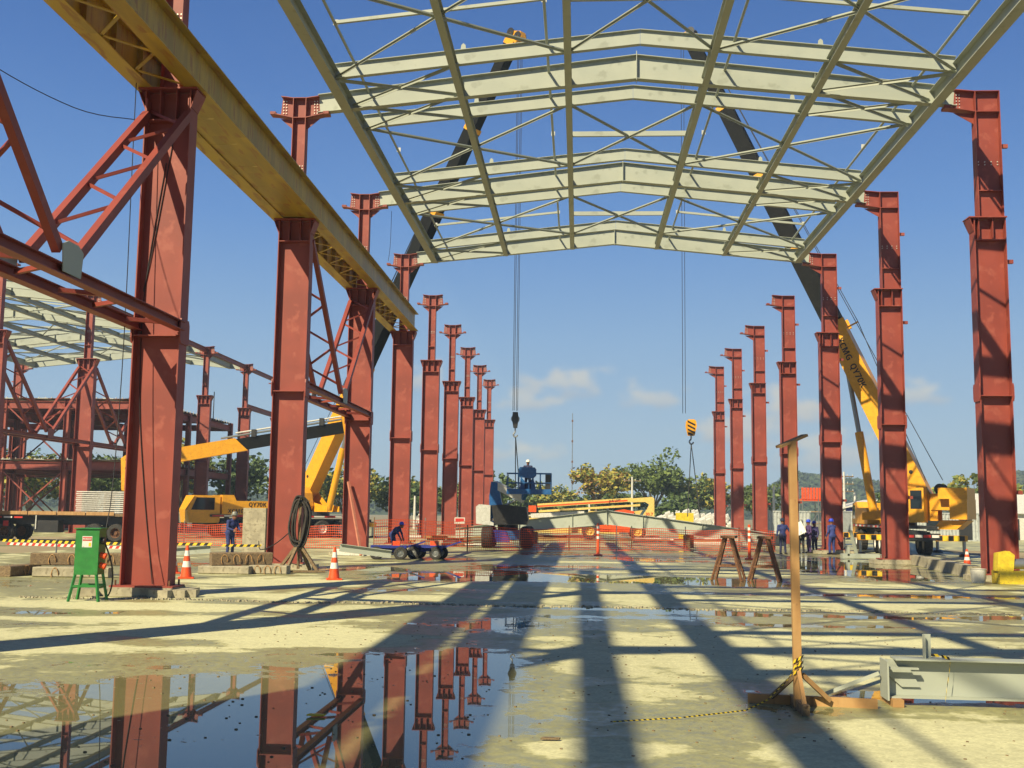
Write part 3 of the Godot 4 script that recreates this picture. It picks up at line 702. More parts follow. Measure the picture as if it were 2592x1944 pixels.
# a telescopic crane on an eight-wheeled carrier. Its carrier points along its local +x; the superstructure looks along "look"
# (radians from +x); the boom runs from its foot to a tip given in the parent's axes.
func telescopic_crane(label: String, at: Vector3, turn: float, tip_world: Vector3, hook_y: float, cab_side: float, word: bool) -> Node3D:
	var t := thing("mobile_crane", label, "crane", at, turn, "mobile cranes")
	var inv := Transform3D(Basis(Vector3.UP, turn), at).affine_inverse()
	var tip: Vector3 = inv * tip_world
	# carrier
	pbox(t, "chassis", M.black, Vector3(2.2, 1.05, 0), Vector3(12.6, 0.55, 1.3))
	var deck := pbox(t, "deck", M.black, Vector3(2.4, 1.5, 0), Vector3(11.6, 0.16, 2.7))
	for s: float in [-1.0, 1.0]:
		for k in 14:
			pbox(deck, "edge_marking", M.tape_r if k % 2 else M.tape_w, Vector3(-5.4 + k * 0.82, 0.0, s * 1.36), Vector3(0.8, 0.1, 0.02))
		pprism(t, "engine_hood", M.crane, [Vector2(2.6, 1.6), Vector2(7.4, 1.6), Vector2(7.4, 2.95), Vector2(6.6, 2.95), Vector2(6.4, 2.55), Vector2(2.9, 2.55), Vector2(2.6, 2.2)], Vector3(0, 0, s * 0.98), Vector3.RIGHT, Vector3.UP, 0.7)
		for x: float in [-1.5, 0.0, 5.6, 7.1]:
			wheel(t, Vector3(x, 0.62, s * 1.15), Vector3(0, 0, s), 0.62, 0.42, M.white)
		for x: float in [-3.4, 3.0]:
			var bm := pbox(t, "outrigger", M.crane, Vector3(x, 0.95, s * 2.0), Vector3(0.35, 0.3, 1.6))
			ptube(bm, "jack", M.steel, Vector3(0, 0.1, s * 0.65), Vector3(0, -0.8, s * 0.65), 0.09)
			var pd := G.new(); pd.lathe(PackedVector2Array([Vector2(0, -0.8), Vector2(0.2, -0.8), Vector2(0.3, -0.9), Vector2(0.3, -0.94), Vector2(0, -0.94)]), Vector3(0, 0, s * 0.65), Vector3.UP, 12)
			part(bm, "foot_pad", pd, M.black)
			for k in 5: pbox(bm, "hazard_stripe", M.tape_y if k % 2 else M.tape_k, Vector3(-0.179, 0, s * (-0.6 + 0.28 * k)), Vector3(0.012, 0.26, 0.26))
	pprism(t, "driver_cab", M.crane, [Vector2(7.5, 1.0), Vector2(9.6, 1.0), Vector2(9.75, 1.9), Vector2(9.3, 2.9), Vector2(7.5, 2.9)], Vector3.ZERO, Vector3.RIGHT, Vector3.UP, 2.4)
	for s: float in [-1.0, 1.0]:
		pprism(t, "cab_window", M.glass, [Vector2(7.9, 1.9), Vector2(9.5, 1.9), Vector2(9.15, 2.75), Vector2(7.9, 2.75)], Vector3(0, 0, s * 1.205), Vector3.RIGHT, Vector3.UP, 0.02)
	pbox(t, "tail_bar", M.black, Vector3(-4.15, 1.0, 0), Vector3(0.1, 0.34, 2.4))
	for k in 6: pbox(t, "tail_light", M.tape_r if k % 2 == 0 else M.tape_w, Vector3(-4.22, 1.05, -1.05 + k * 0.42), Vector3(0.04, 0.14, 0.36))
	# superstructure
	var flatdir := Vector3(tip.x, 0, tip.z).normalized()
	var sup := Node3D.new(); sup.name = "superstructure"; t.add_child(sup, true)
	sup.rotation.y = atan2(-flatdir.z, flatdir.x)      # local +x of it now looks along the boom
	var g := G.new(); g.lathe(PackedVector2Array([Vector2(0, 1.58), Vector2(0.95, 1.58), Vector2(0.95, 1.85), Vector2(0, 1.85)]), Vector3.ZERO, Vector3.UP, 24)
	part(sup, "slewing_ring", g, M.black)
	for s: float in [-1.0, 1.0]:
		pprism(sup, "side_plate", M.crane, [Vector2(-2.2, 1.86), Vector2(1.9, 1.86), Vector2(1.9, 2.25), Vector2(0.4, 2.5), Vector2(-0.9, 3.6), Vector2(-1.6, 3.6), Vector2(-2.2, 2.6)], Vector3(0, 0, s * 0.55), Vector3.RIGHT, Vector3.UP, 0.06)
	pbox(sup, "winch_housing", M.crane, Vector3(-2.5, 2.9, 0), Vector3(1.3, 0.9, 1.3))
	pbox(sup, "counterweight", M.crane, Vector3(-3.4, 2.5, 0), Vector3(0.9, 1.1, 2.6))
	pbox(sup, "counterweight", M.crane, Vector3(-3.1, 3.35, 0), Vector3(1.5, 0.6, 2.3))
	pprism(sup, "counterweight", M.crane, [Vector2(-3.8, 1.9), Vector2(-2.4, 1.9), Vector2(-2.0, 1.4), Vector2(-3.2, 1.4)], Vector3.ZERO, Vector3.RIGHT, Vector3.UP, 1.9)
	for k in 2:
		var dr := G.new(); dr.lathe(PackedVector2Array([Vector2(0, -0.4), Vector2(0.3, -0.4), Vector2(0.3, -0.35), Vector2(0.2, -0.34), Vector2(0.2, 0.34), Vector2(0.3, 0.35), Vector2(0.3, 0.4), Vector2(0, 0.4)]), Vector3(-1.35 - 0.95 * k, 3.6, 0), Vector3.BACK, 18)
		part(sup, "winch_drum", dr, M.black)
	pprism(sup, "operator_cab", M.crane, [Vector2(-0.7, 1.75), Vector2(1.1, 1.75), Vector2(1.45, 2.3), Vector2(1.25, 3.2), Vector2(0.8, 3.65), Vector2(-0.7, 3.65)], Vector3(-1.0, 0, cab_side * 1.15), Vector3.RIGHT, Vector3.UP, 0.95)
	for s: float in [-1.0, 1.0]:
		pprism(sup, "cab_window", M.glass, [Vector2(0.1, 2.35), Vector2(1.25, 2.45), Vector2(1.1, 3.15), Vector2(0.72, 3.5), Vector2(0.1, 3.5)], Vector3(-1.0, 0, cab_side * 1.15 + s * 0.48), Vector3.RIGHT, Vector3.UP, 0.02)
		pprism(sup, "cab_window", M.glass, [Vector2(-0.6, 2.5), Vector2(0.0, 2.5), Vector2(0.0, 3.5), Vector2(-0.6, 3.5)], Vector3(-1.0, 0, cab_side * 1.15 + s * 0.48), Vector3.RIGHT, Vector3.UP, 0.02)
	# boom, in the carrier's axes
	var foot := flatdir * -1.35 + Vector3.UP * 3.15
	var d := (tip - foot).normalized()
	var side := d.cross(Vector3.UP).normalized(); var nrm := side.cross(d).normalized()
	var L := (tip - foot).length()
	var base_len := 11.2
	var bs := pprism(t, "boom_base_section", M.crane, [Vector2(-0.5, -0.25), Vector2(0.6, -0.72), Vector2(base_len, -0.7), Vector2(base_len, 0.5), Vector2(-0.2, 0.5), Vector2(-0.5, 0.2)], foot, d, nrm, 0.95)
	for s: float in [-1.0, 1.0]:
		ptube(bs, "foot_pin", M.black, foot + side * s * 0.44 + d * 0.5, foot + side * s * 0.5 + d * 0.5, 0.13)
		ptube(bs, "foot_pin", M.black, foot + side * s * 0.44 + d * 1.5 + nrm * 0.1, foot + side * s * 0.5 + d * 1.5 + nrm * 0.1, 0.11)
		pbar(bs, "collar", M.crane, foot + d * (base_len - 0.55) + side * s * 0.45, foot + d * (base_len + 0.05) + side * s * 0.45, 0.08, 1.3, nrm)
	if word:
		for s: float in [-1.0, 1.0]:
			lettering(bs, "lettering", "XCMG  QY70K", M.tape_k, 0.5, foot + d * (8.6) + side * s * 0.485 - nrm * 0.1, -d * s if (d * s).y > 0 else d * s, nrm * (-1.0 if (d * s).y > 0 else 1.0), true)
	var n_ext := 4
	var step := (L - base_len) / n_ext
	for k in n_ext:
		var hh := 1.1 - 0.09 * k; var ww := 0.86 - 0.07 * k
		var a := foot + d * (base_len + step * k - 0.3); var b := foot + d * (base_len + step * (k + 1))
		var ex := pbar(t, "boom_extension", M.boom, a - nrm * 0.08, b - nrm * 0.08, ww, hh, nrm)
		pbar(ex, "collar", M.crane, b - d * 0.32 - nrm * 0.08, b - nrm * 0.08, ww + 0.05, hh + 0.05, nrm)
	var hd := pprism(t, "boom_head", M.crane, [Vector2(-0.3, -0.45), Vector2(0.5, -0.9), Vector2(0.8, -0.6), Vector2(0.5, 0.4), Vector2(-0.3, 0.35)], tip, d, nrm, 0.5)
	for k in 2: 
		var sh := G.new(); sh.lathe(PackedVector2Array([Vector2(0.05, -0.3), Vector2(0.3, -0.3), Vector2(0.22, 0), Vector2(0.3, 0.3), Vector2(0.05, 0.3)]), tip + d * 0.45 - nrm * (0.55 - 0.75 * k), side, 16)
		part(hd, "sheave", sh, M.black)
	# lift ram
	var ra := flatdir * 1.35 + Vector3.UP * 2.0; var rb := foot + d * 8.3 - nrm * 0.62
	var rm := ra.lerp(rb, 0.58)
	var ram := ptube(t, "lift_ram", M.crane, ra, rm, 0.24, 0.24, 14)
	ptube(ram, "ram_rod", M.steel, rm, rb, 0.14, 0.14, 12)
	# hoist rope along the boom and down to the hook
	var top := tip + d * 0.45 + nrm * 0.5
	ptube(t, "hoist_rope", M.cable, flatdir * -2.4 + Vector3.UP * 4.1, top, 0.022, 0.022, 5)
	ptube(t, "hoist_rope", M.cable, flatdir * -1.5 + Vector3.UP * 4.1, foot + d * (base_len - 0.5) + nrm * 1.2, 0.022, 0.022, 5)
	ptube(t, "hoist_rope", M.cable, foot + d * (base_len - 0.5) + nrm * 1.2, top, 0.022, 0.022, 5)
	pbar(t, "rope_guide", M.crane, foot + d * (base_len - 0.5) + nrm * 0.4, foot + d * (base_len - 0.5) + nrm * 1.2, 0.08, 0.08)
	var hx := tip + d * 0.45 - nrm * 0.55
	for k in 4:
		var o := Vector3(0.09 * (k % 2) * 2 - 0.09, 0, 0.06 * (k / 2) * 2 - 0.06)
		ptube(t, "fall_rope", M.cable, Vector3(hx.x, hx.y, hx.z) + o * 1.4, Vector3(hx.x, hook_y + 0.4, hx.z) + o * 1.4, 0.018, 0.018, 5)
	return t

func hook_block(t: Node3D, at: Vector3, striped: bool) -> void:
	# at: world position of the block's centre
	var inv := t.transform.affine_inverse()
	var b := Node3D.new(); b.name = "hook_block"; t.add_child(b, true)
	b.position = inv * at; b.basis = inv.basis
	for s: float in [-1.0, 1.0]:
		var g := G.new()
		g.prism(PackedVector2Array([Vector2(-0.3, 0.42), Vector2(-0.18, 0.52), Vector2(0.18, 0.52), Vector2(0.3, 0.42), Vector2(0.34, 0.1), Vector2(0.2, -0.5), Vector2(-0.2, -0.5), Vector2(-0.34, 0.1)] if striped else [Vector2(-0.16, 0.55), Vector2(0.16, 0.55), Vector2(0.2, 0.1), Vector2(0.12, -0.45), Vector2(-0.12, -0.45), Vector2(-0.2, 0.1)]), Vector3(0, 0, s * 0.16), Vector3.RIGHT, Vector3.UP, 0.06)
		part(b, "cheek_plate", g, M.crane if striped else M.black)
		if striped:
			for k in 4:
				var y := 0.36 - 0.25 * k
				pprism(b, "stripe", M.tape_k, [Vector2(-0.24, y + 0.1), Vector2(-0.24, y - 0.02), Vector2(0.24, y - 0.26), Vector2(0.24, y - 0.14)] if k < 3 else [Vector2(-0.2, y + 0.1), Vector2(-0.2, y - 0.02), Vector2(0.05, y - 0.12), Vector2(0.14, y - 0.07)], Vector3(0, 0, s * 0.195), Vector3.RIGHT, Vector3.UP, 0.012)
	var sh := G.new(); sh.lathe(PackedVector2Array([Vector2(0.05, -0.12), Vector2(0.27, -0.12), Vector2(0.2, 0), Vector2(0.27, 0.12), Vector2(0.05, 0.12)]), Vector3(0, 0.12, 0), Vector3.BACK, 16)
	part(b, "sheave", sh, M.steel)
	var hk := G.new(); var p := PackedVector3Array([Vector3(0, -0.45, 0), Vector3(0, -0.7, 0), Vector3(-0.12, -0.86, 0), Vector3(-0.06, -1.02, 0), Vector3(0.08, -1.02, 0), Vector3(0.15, -0.9, 0)])
	hk.path(p, 0.05, 8); part(b, "hook", hk, M.steel)

func sling(label: String, top: Vector3, ends: Array) -> void:
	var t := thing("lifting_sling", label, "sling", top, 0, "slings on the crane hooks")
	for e: Vector3 in ends: ptube(t, "leg", M.cable, Vector3.ZERO, e - top, 0.03, 0.03, 6)

func cranes() -> void:
	var a := telescopic_crane("yellow telescopic crane behind the laced brace, black boom raised over the roof", Vector3(-21.3, 0, -55.2), PI + 0.585, Vector3(-6.55, 33.1, -44.0), 8.0, 1.0, false)
	hook_block(a, Vector3(-6.0, 7.8, -44.0), false)
	for s: float in [-1.0, 1.0]:
		lettering(a, "lettering", "QY70K", M.tape_k, 0.42, Vector3(4.9, 2.3, s * 1.335), Vector3(-s, 0, 0) * -1.0, Vector3.UP, true)
		lettering(a, "lettering", "XCMG", M.tape_k, 0.4, Vector3(6.4, 1.83, s * 1.335), Vector3(s, 0, 0), Vector3.UP, true)
		var sg := pbox(a, "name_plate", M.white, Vector3(3.7, 1.83, s * 1.335), Vector3(1.5, 0.36, 0.012))
		lettering(sg, "lettering", "SINAFER", M.tape_k, 0.26, Vector3(0.05, 0, s * 0.008), Vector3(s, 0, 0), Vector3.UP, true)
	var cw: Node3D = a.get_node("superstructure")
	lettering(cw, "lettering", "XCMG", M.tape_k, 0.34, Vector3(-3.1, 3.35, 1.156), Vector3.RIGHT, Vector3.UP, true)
	var b := telescopic_crane("yellow telescopic crane beyond the kerb blocks, cab and black boom raised over the roof", Vector3(16.1, 0, -38.0), PI / 2 - 0.1, Vector3(5.3, 33.0, -44.0), 8.0, -1.0, true)
	hook_block(b, Vector3(5.1, 7.45, -44.0), true)
	sling("long wire sling under the black hook block", Vector3(-5.97, 6.8, -44.0), [Vector3(-6.1, 2.0, -47.0), Vector3(-5.7, 2.0, -46.9)])
	sling("wire sling of two legs under the striped hook block", Vector3(5.1, 6.45, -44.0), [Vector3(4.7, 1.9, -42.5), Vector3(5.45, 1.85, -42.2)])
	# a third boom lies level behind the first two columns
	var t := thing("lowered_crane_boom", "level crane boom, yellow base and black extension, behind the near columns", "crane boom", Vector3(-31.6, 4.9, -45.5))
	var q := Vector3(-18.3, 7.7, -49.5) - Vector3(-31.6, 4.9, -45.5)
	var d := q.normalized(); var side := d.cross(Vector3.UP).normalized(); var n := side.cross(d).normalized()
	pbar(t, "base_section", M.crane, Vector3.ZERO, d * 6.6, 0.8, 0.95, n)
	pprism(t, "base_end", M.crane, [Vector2(6.6, -0.475), Vector2(7.6, -0.475), Vector2(6.9, 0.475), Vector2(6.6, 0.475)], Vector3.ZERO, d, n, 0.8)
	pbar(t, "extension", M.boom, d * 6.4, q, 0.66, 0.8, n)
	ptube(t, "side_tube", M.steel, d * 6.0 + n * 0.62 + side * 0.3, q + n * 0.55 + side * 0.3, 0.07)
	ptube(t, "side_tube", M.white, d * 7.0 + n * 0.8 + side * 0.25, q + n * 0.75 + side * 0.25, 0.06)
	for k in 3: pbox(t, "clamp", M.black, d * (8.2 + 2.3 * k) + n * 0.6 + side * 0.28, Vector3(0.3, 0.5, 0.3))
	pprism(t, "pivot_head", M.crane, [Vector2(-0.35, -1.6), Vector2(0.3, -1.5), Vector2(0.6, 0.7), Vector2(0.1, 1.0), Vector2(-0.5, 0.6)], Vector3(0.15, -0.3, 0.2), Vector3.RIGHT, Vector3.UP, 0.9)
	for k in 2: ptube(t, "pivot_hole", M.black, Vector3(0.1, 0.2 - 0.55 * k, 0.6), Vector3(0.1, 0.2 - 0.55 * k, 0.69), 0.13)
	pbox(t, "support_post", M.black, Vector3(0.6, -3.3, 0), Vector3(1.0, 3.2, 1.0))
	pbar(t, "tip_frame", M.crane, q + n * 0.1, q + d * 0.25 + n * 0.1, 0.8, 1.3, n)

func machines() -> void:
	# blue articulated lift with a worker in its basket
	var t := thing("boom_lift", "blue boom lift with grey counterweight and a worker in its basket", "boom lift", Vector3(-6.0, 0, -38.0))
	pbox(t, "chassis", M.blue, Vector3(0, 0.75, -0.2), Vector3(1.9, 0.5, 2.6))
	pprism(t, "axle_guard", M.cartblue, [Vector2(-0.7, 0.35), Vector2(0.35, 0.35), Vector2(0.1, 1.0), Vector2(-0.7, 1.0)], Vector3(-0.15, 0, 1.16), Vector3.RIGHT, Vector3.UP, 0.1)
	for s: float in [-1.0, 1.0]:
		for z: float in [1.0, -1.4]: wheel(t, Vector3(s * 1.1, 0.6, z), Vector3(s, 0, 0), 0.6, 0.62, M.white)
	var gg := G.new(); gg.lathe(PackedVector2Array([Vector2(0, 1.0), Vector2(0.6, 1.0), Vector2(0.6, 1.3), Vector2(0, 1.3)]), Vector3.ZERO, Vector3.UP, 18)
	part(t, "turntable_ring", gg, M.black)
	pprism(t, "counterweight", M.pale, [Vector2(-1.75, 1.35), Vector2(-0.75, 1.25), Vector2(-0.75, 1.4), Vector2(-0.95, 1.5), Vector2(-0.95, 2.4), Vector2(-1.6, 2.45), Vector2(-1.78, 2.3)], Vector3.ZERO, Vector3.RIGHT, Vector3.UP, 2.0)
	pprism(t, "turret_cover", M.black, [Vector2(-0.7, 1.32), Vector2(1.1, 1.32), Vector2(1.2, 1.6), Vector2(1.1, 2.3), Vector2(-0.2, 2.45), Vector2(-0.9, 2.4)], Vector3(0, 0, 0.3), Vector3.RIGHT, Vector3.UP, 1.5)
	pprism(t, "turret_arm", M.blue, [Vector2(-1.0, 1.6), Vector2(-0.1, 1.9), Vector2(-0.35, 2.6), Vector2(-0.55, 3.7), Vector2(-0.95, 3.75), Vector2(-1.05, 2.9)], Vector3(0, 0, 0.5), Vector3.RIGHT, Vector3.UP, 0.5)
	pbar(t, "lower_boom", M.pale, Vector3(-0.75, 3.6, 0.5), Vector3(0.95, 2.75, 1.0), 0.38, 0.42)
	pbar(t, "jib", M.blue, Vector3(0.9, 2.8, 1.1), Vector3(1.2, 3.3, 1.6), 0.2, 0.24)
	pprism(t, "jib_bracket", M.blue, [Vector2(-0.45, 0), Vector2(0.5, 0), Vector2(0.3, 0.9), Vector2(0.1, 0.6), Vector2(-0.1, 0.6), Vector2(-0.4, 0.9)], Vector3(1.2, 3.1, 1.75), Vector3.RIGHT, Vector3.UP, 0.2)
	ptube(t, "ram", M.steel, Vector3(-0.3, 2.3, 0.75), Vector3(0.6, 2.75, 0.95), 0.07)
	var bk := Node3D.new(); bk.name = "basket"; t.add_child(bk, true); bk.position = Vector3(1.3, 3.1, 2.0)
	pbox(bk, "floor", M.blue, Vector3(0, 0.0, 0), Vector3(2.5, 0.14, 0.95))
	for s: float in [-1.0, 1.0]:
		for y: float in [0.55, 1.08]: ptube(bk, "rail", M.blue, Vector3(-1.22, y, s * 0.45), Vector3(1.22, y, s * 0.45), 0.03)
		for y: float in [0.55, 1.08]: ptube(bk, "rail", M.blue, Vector3(s * 1.22, y, -0.45), Vector3(s * 1.22, y, 0.45), 0.03)
		for k in 5: ptube(bk, "upright", M.blue, Vector3(-1.22 + 0.61 * k, 0.06, s * 0.45), Vector3(-1.22 + 0.61 * k, 1.08, s * 0.45), 0.022)
	pbox(bk, "toe_board", M.blue, Vector3(0, 0.12, 0.46), Vector3(2.46, 0.18, 0.02))
	pprism(bk, "control_box", M.blue, [Vector2(-0.42, 0.85), Vector2(0.35, 0.8), Vector2(0.5, 0.95), Vector2(0.5, 1.3), Vector2(0.42, 1.4), Vector2(-0.4, 1.42), Vector2(-0.48, 1.3)], Vector3(-0.1, 0, 0.55), Vector3.RIGHT, Vector3.UP, 0.3)
	pbox(bk, "mesh_panel", M.black, Vector3(1.05, 0.55, 0.44), Vector3(0.3, 0.95, 0.02))
	# orange lift further off
	var o := thing("boom_lift", "orange and cream boom lift folded low behind the rafter on the ground", "boom lift", Vector3(0.7, 0, -62.0))
	pprism(o, "chassis", M.orange, [Vector2(-1.6, 1.1), Vector2(-0.9, 0.55), Vector2(1.7, 0.55), Vector2(1.9, 0.9), Vector2(1.2, 1.15), Vector2(-1.0, 1.3)], Vector3.ZERO, Vector3.RIGHT, Vector3.UP, 1.6)
	for s: float in [-1.0, 1.0]:
		wheel(o, Vector3(-1.75, 0.62, s * 1.0), Vector3(0, 0, s), 0.62, 0.5, M.cream); wheel(o, Vector3(1.95, 0.62, s * 1.0), Vector3(0, 0, s), 0.62, 0.5, M.cream)
	pprism(o, "turret_cover", M.orange, [Vector2(-0.7, 1.35), Vector2(1.6, 1.35), Vector2(1.7, 2.2), Vector2(0.9, 2.35), Vector2(-0.5, 2.1)], Vector3(0, 0, 0.5), Vector3.RIGHT, Vector3.UP, 0.7)
	pprism(o, "turret_cover", M.cream, [Vector2(-2.0, 2.0), Vector2(-0.8, 1.5), Vector2(-0.6, 2.12), Vector2(-1.8, 2.2)], Vector3(0, 0, 0.5), Vector3.RIGHT, Vector3.UP, 0.6)
	pprism(o, "riser", M.cream, [Vector2(2.1, 1.5), Vector2(3.3, 1.4), Vector2(3.3, 3.2), Vector2(3.15, 3.35), Vector2(1.4, 3.2), Vector2(1.4, 2.9), Vector2(2.6, 2.95), Vector2(2.9, 2.75), Vector2(2.75, 2.4)], Vector3.ZERO, Vector3.RIGHT, Vector3.UP, 0.4)
	pprism(o, "riser_link", M.cream, [Vector2(1.7, 2.2), Vector2(2.4, 2.3), Vector2(2.0, 1.7)], Vector3.ZERO, Vector3.RIGHT, Vector3.UP, 0.3)
	pbar(o, "boom", M.cream, Vector3(-5.9, 2.55, 0), Vector3(1.6, 3.12, 0), 0.34, 0.3)
	pbar(o, "boom_stripe", M.orange, Vector3(-5.9, 2.5, 0.175), Vector3(1.2, 3.05, 0.175), 0.012, 0.12)
	pbar(o, "lower_boom", M.cream, Vector3(-5.8, 2.1, 0), Vector3(2.2, 2.7, 0), 0.2, 0.16)
	pbox(o, "boom_head", M.orange, Vector3(-6.3, 2.3, 0), Vector3(0.6, 0.5, 0.4))
	pbar(o, "counter_cover", M.white, Vector3(-6.4, 1.75, 0.3), Vector3(-2.2, 2.0, 0.3), 0.6, 0.34)
	lettering(o, "lettering", "JLG LIFT", M.tape_k, 0.24, Vector3(0.2, 3.02, 0.19), Vector3(0.997, 0.075, 0), Vector3(-0.075, 0.997, 0), true)
	lettering(o, "lettering", "30.7", M.tape_r, 0.3, Vector3(2.9, 2.0, 0.21), Vector3.RIGHT, Vector3.UP, true)
	# flatbed truck with a stack of pale purlins, seen from behind at the left
	var f := thing("flatbed_truck", "dark flatbed truck with a timber edged bed and stacked pale purlins on it", "truck", Vector3(-33.5, 0, -38.0))
	pbox(f, "bed", M.oldwood, Vector3(0, 1.55, 0), Vector3(11.4, 0.16, 2.6))
	for k in 6: pbox(f, "edge_board", M.wood, Vector3(-4.6 + 1.72 * k, 1.62, 1.33), Vector3(1.66, 0.2, 0.05))
	pbox(f, "frame", M.black, Vector3(0, 1.2, 0), Vector3(11.0, 0.5, 1.2))
	for k in 8: pbox(f, "side_marking", M.tape_r if k % 2 else M.tape_w, Vector3(-5.2 + 0.62 * k, 1.36, 1.31), Vector3(0.5, 0.09, 0.02))
	pbox(f, "toolbox", M.black, Vector3(-3.4, 0.95, 0.95), Vector3(1.5, 0.62, 0.6))
	pbox(f, "fuel_tank", M.black, Vector3(0.8, 0.85, 0.9), Vector3(1.4, 0.7, 0.7))
	for x: float in [-4.6, -1.7, 3.6, 4.9]:
		for s: float in [-1.0, 1.0]: wheel(f, Vector3(x, 0.52, s * 1.0), Vector3(0, 0, s), 0.52, 0.5, M.rust)
	pbox(f, "marker_light", M.tape_r, Vector3(-1.6, 1.0, 1.28), Vector3(0.3, 0.3, 0.06))
	for k in 9:
		pbox(f, "stop_post", M.pale, Vector3(0.2 + 0.001 * k, 1.1, 1.3), Vector3(0.06, 0.8, 0.04)) if k == 0 else null
	var st := thing("purlin_stack", "stack of pale galvanised purlins on the flatbed truck", "purlin stack", Vector3(-29.5, 1.64, -38.0))
	for k in 11:
		pbox(st, "purlin", M.white, Vector3(0.02 * (k % 3), 0.06 + 0.118 * k, 0.2), Vector3(3.4, 0.062, 1.4))
	for k in 10:
		for x: float in [-1.3, 0.0, 1.2]: pbox(st, "spacer", M.oldwood, Vector3(x, 0.119 + 0.118 * k, 0.2), Vector3(0.1, 0.054, 1.3))

func cone(label: String, at: Vector3, h: float) -> void:
	var t := thing("traffic_cone", label, "traffic cone", at, 0.3, "traffic cones")
	pbox(t, "base", M.orange, Vector3(0, 0.02, 0), Vector3(0.44, 0.04, 0.44))
	var rr := func(y: float) -> float: return lerpf(0.17, 0.035, y / h)
	var stops := [0.04, h * 0.34, h * 0.52, h * 0.68, h * 0.84, h]
	for k in 5:
		var g := G.new()
		g.lathe(PackedVector2Array([Vector2(rr.call(stops[k]), stops[k]), Vector2(rr.call(stops[k + 1]), stops[k + 1])]), Vector3.ZERO, Vector3.UP, 16)
		if k == 4: g.lathe(PackedVector2Array([Vector2(0.035, h), Vector2(0.0, h)]), Vector3.ZERO, Vector3.UP, 16)
		part(t, "band" if k % 2 else "sleeve", g, M.tape_w if k % 2 else M.orange)

func striped_tape(label: String, pts: Array, a: Material, b: Material, w: float, step: float) -> void:
	# barrier tape as alternating slanted pieces
	var t := thing("barrier_tape", label, "tape", Vector3.ZERO, 0, "barrier tapes")
	var ga := G.new(); var gb := G.new()
	var k := 0
	for j in pts.size() - 1:
		var p: Vector3 = pts[j]; var q: Vector3 = pts[j + 1]
		var d := (q - p).normalized(); var n := int((q - p).length() / step)
		var up := Vector3.UP
		for i in n:
			var o := p + d * step * i
			var g := ga if k % 2 == 0 else gb
			var m := d.cross(up).normalized() * 0.002
			var s := d * step * 0.5
			for e: float in [1.0, -1.0]:
				if e > 0: g.q(o + m, o + up * w + s + m, o + d * step + up * w + s + m, o + d * step + m)
				else: g.q(o - m, o + d * step - m, o + d * step + up * w + s - m, o + up * w + s - m)
			k += 1
	stuff(part(t, "light_stripes", ga, a)); stuff(part(t, "dark_stripes", gb, b))

func baulk(label: String, at: Vector3, size: Vector3, turn: float, m: Material = null, ropes := 3) -> void:
	var t := thing("timber_baulk", label, "timber", at, turn, "heavy timbers")
	var g := G.new()
	var x := size.x / 2; var y := size.y; var z := size.z / 2; var c := 0.025
	g.prism(PackedVector2Array([Vector2(-z + c, 0), Vector2(z - c, 0), Vector2(z, c), Vector2(z, y - c), Vector2(z - c, y), Vector2(-z + c, y), Vector2(-z, y - c), Vector2(-z, c)]), Vector3.ZERO, Vector3.BACK, Vector3.UP, size.x)
	part(t, "beam", g, m if m else M.oldwood)
	for k in ropes:
		var p := PackedVector3Array()
		var ox := lerpf(-x * 0.8, x * 0.8, (k + 0.5) / maxf(ropes, 1))
		for j in 9:
			var a := j / 8.0 * PI * 1.3 - 0.3
			p.append(Vector3(ox + cos(a) * 0.1, y * 0.55 + sin(a) * 0.17 - 0.05, z + 0.02 + 0.03 * sin(a * 2.0 + k)))
		var r := G.new(); r.path(p, 0.014, 5); part(t, "rope", r, M.wood)

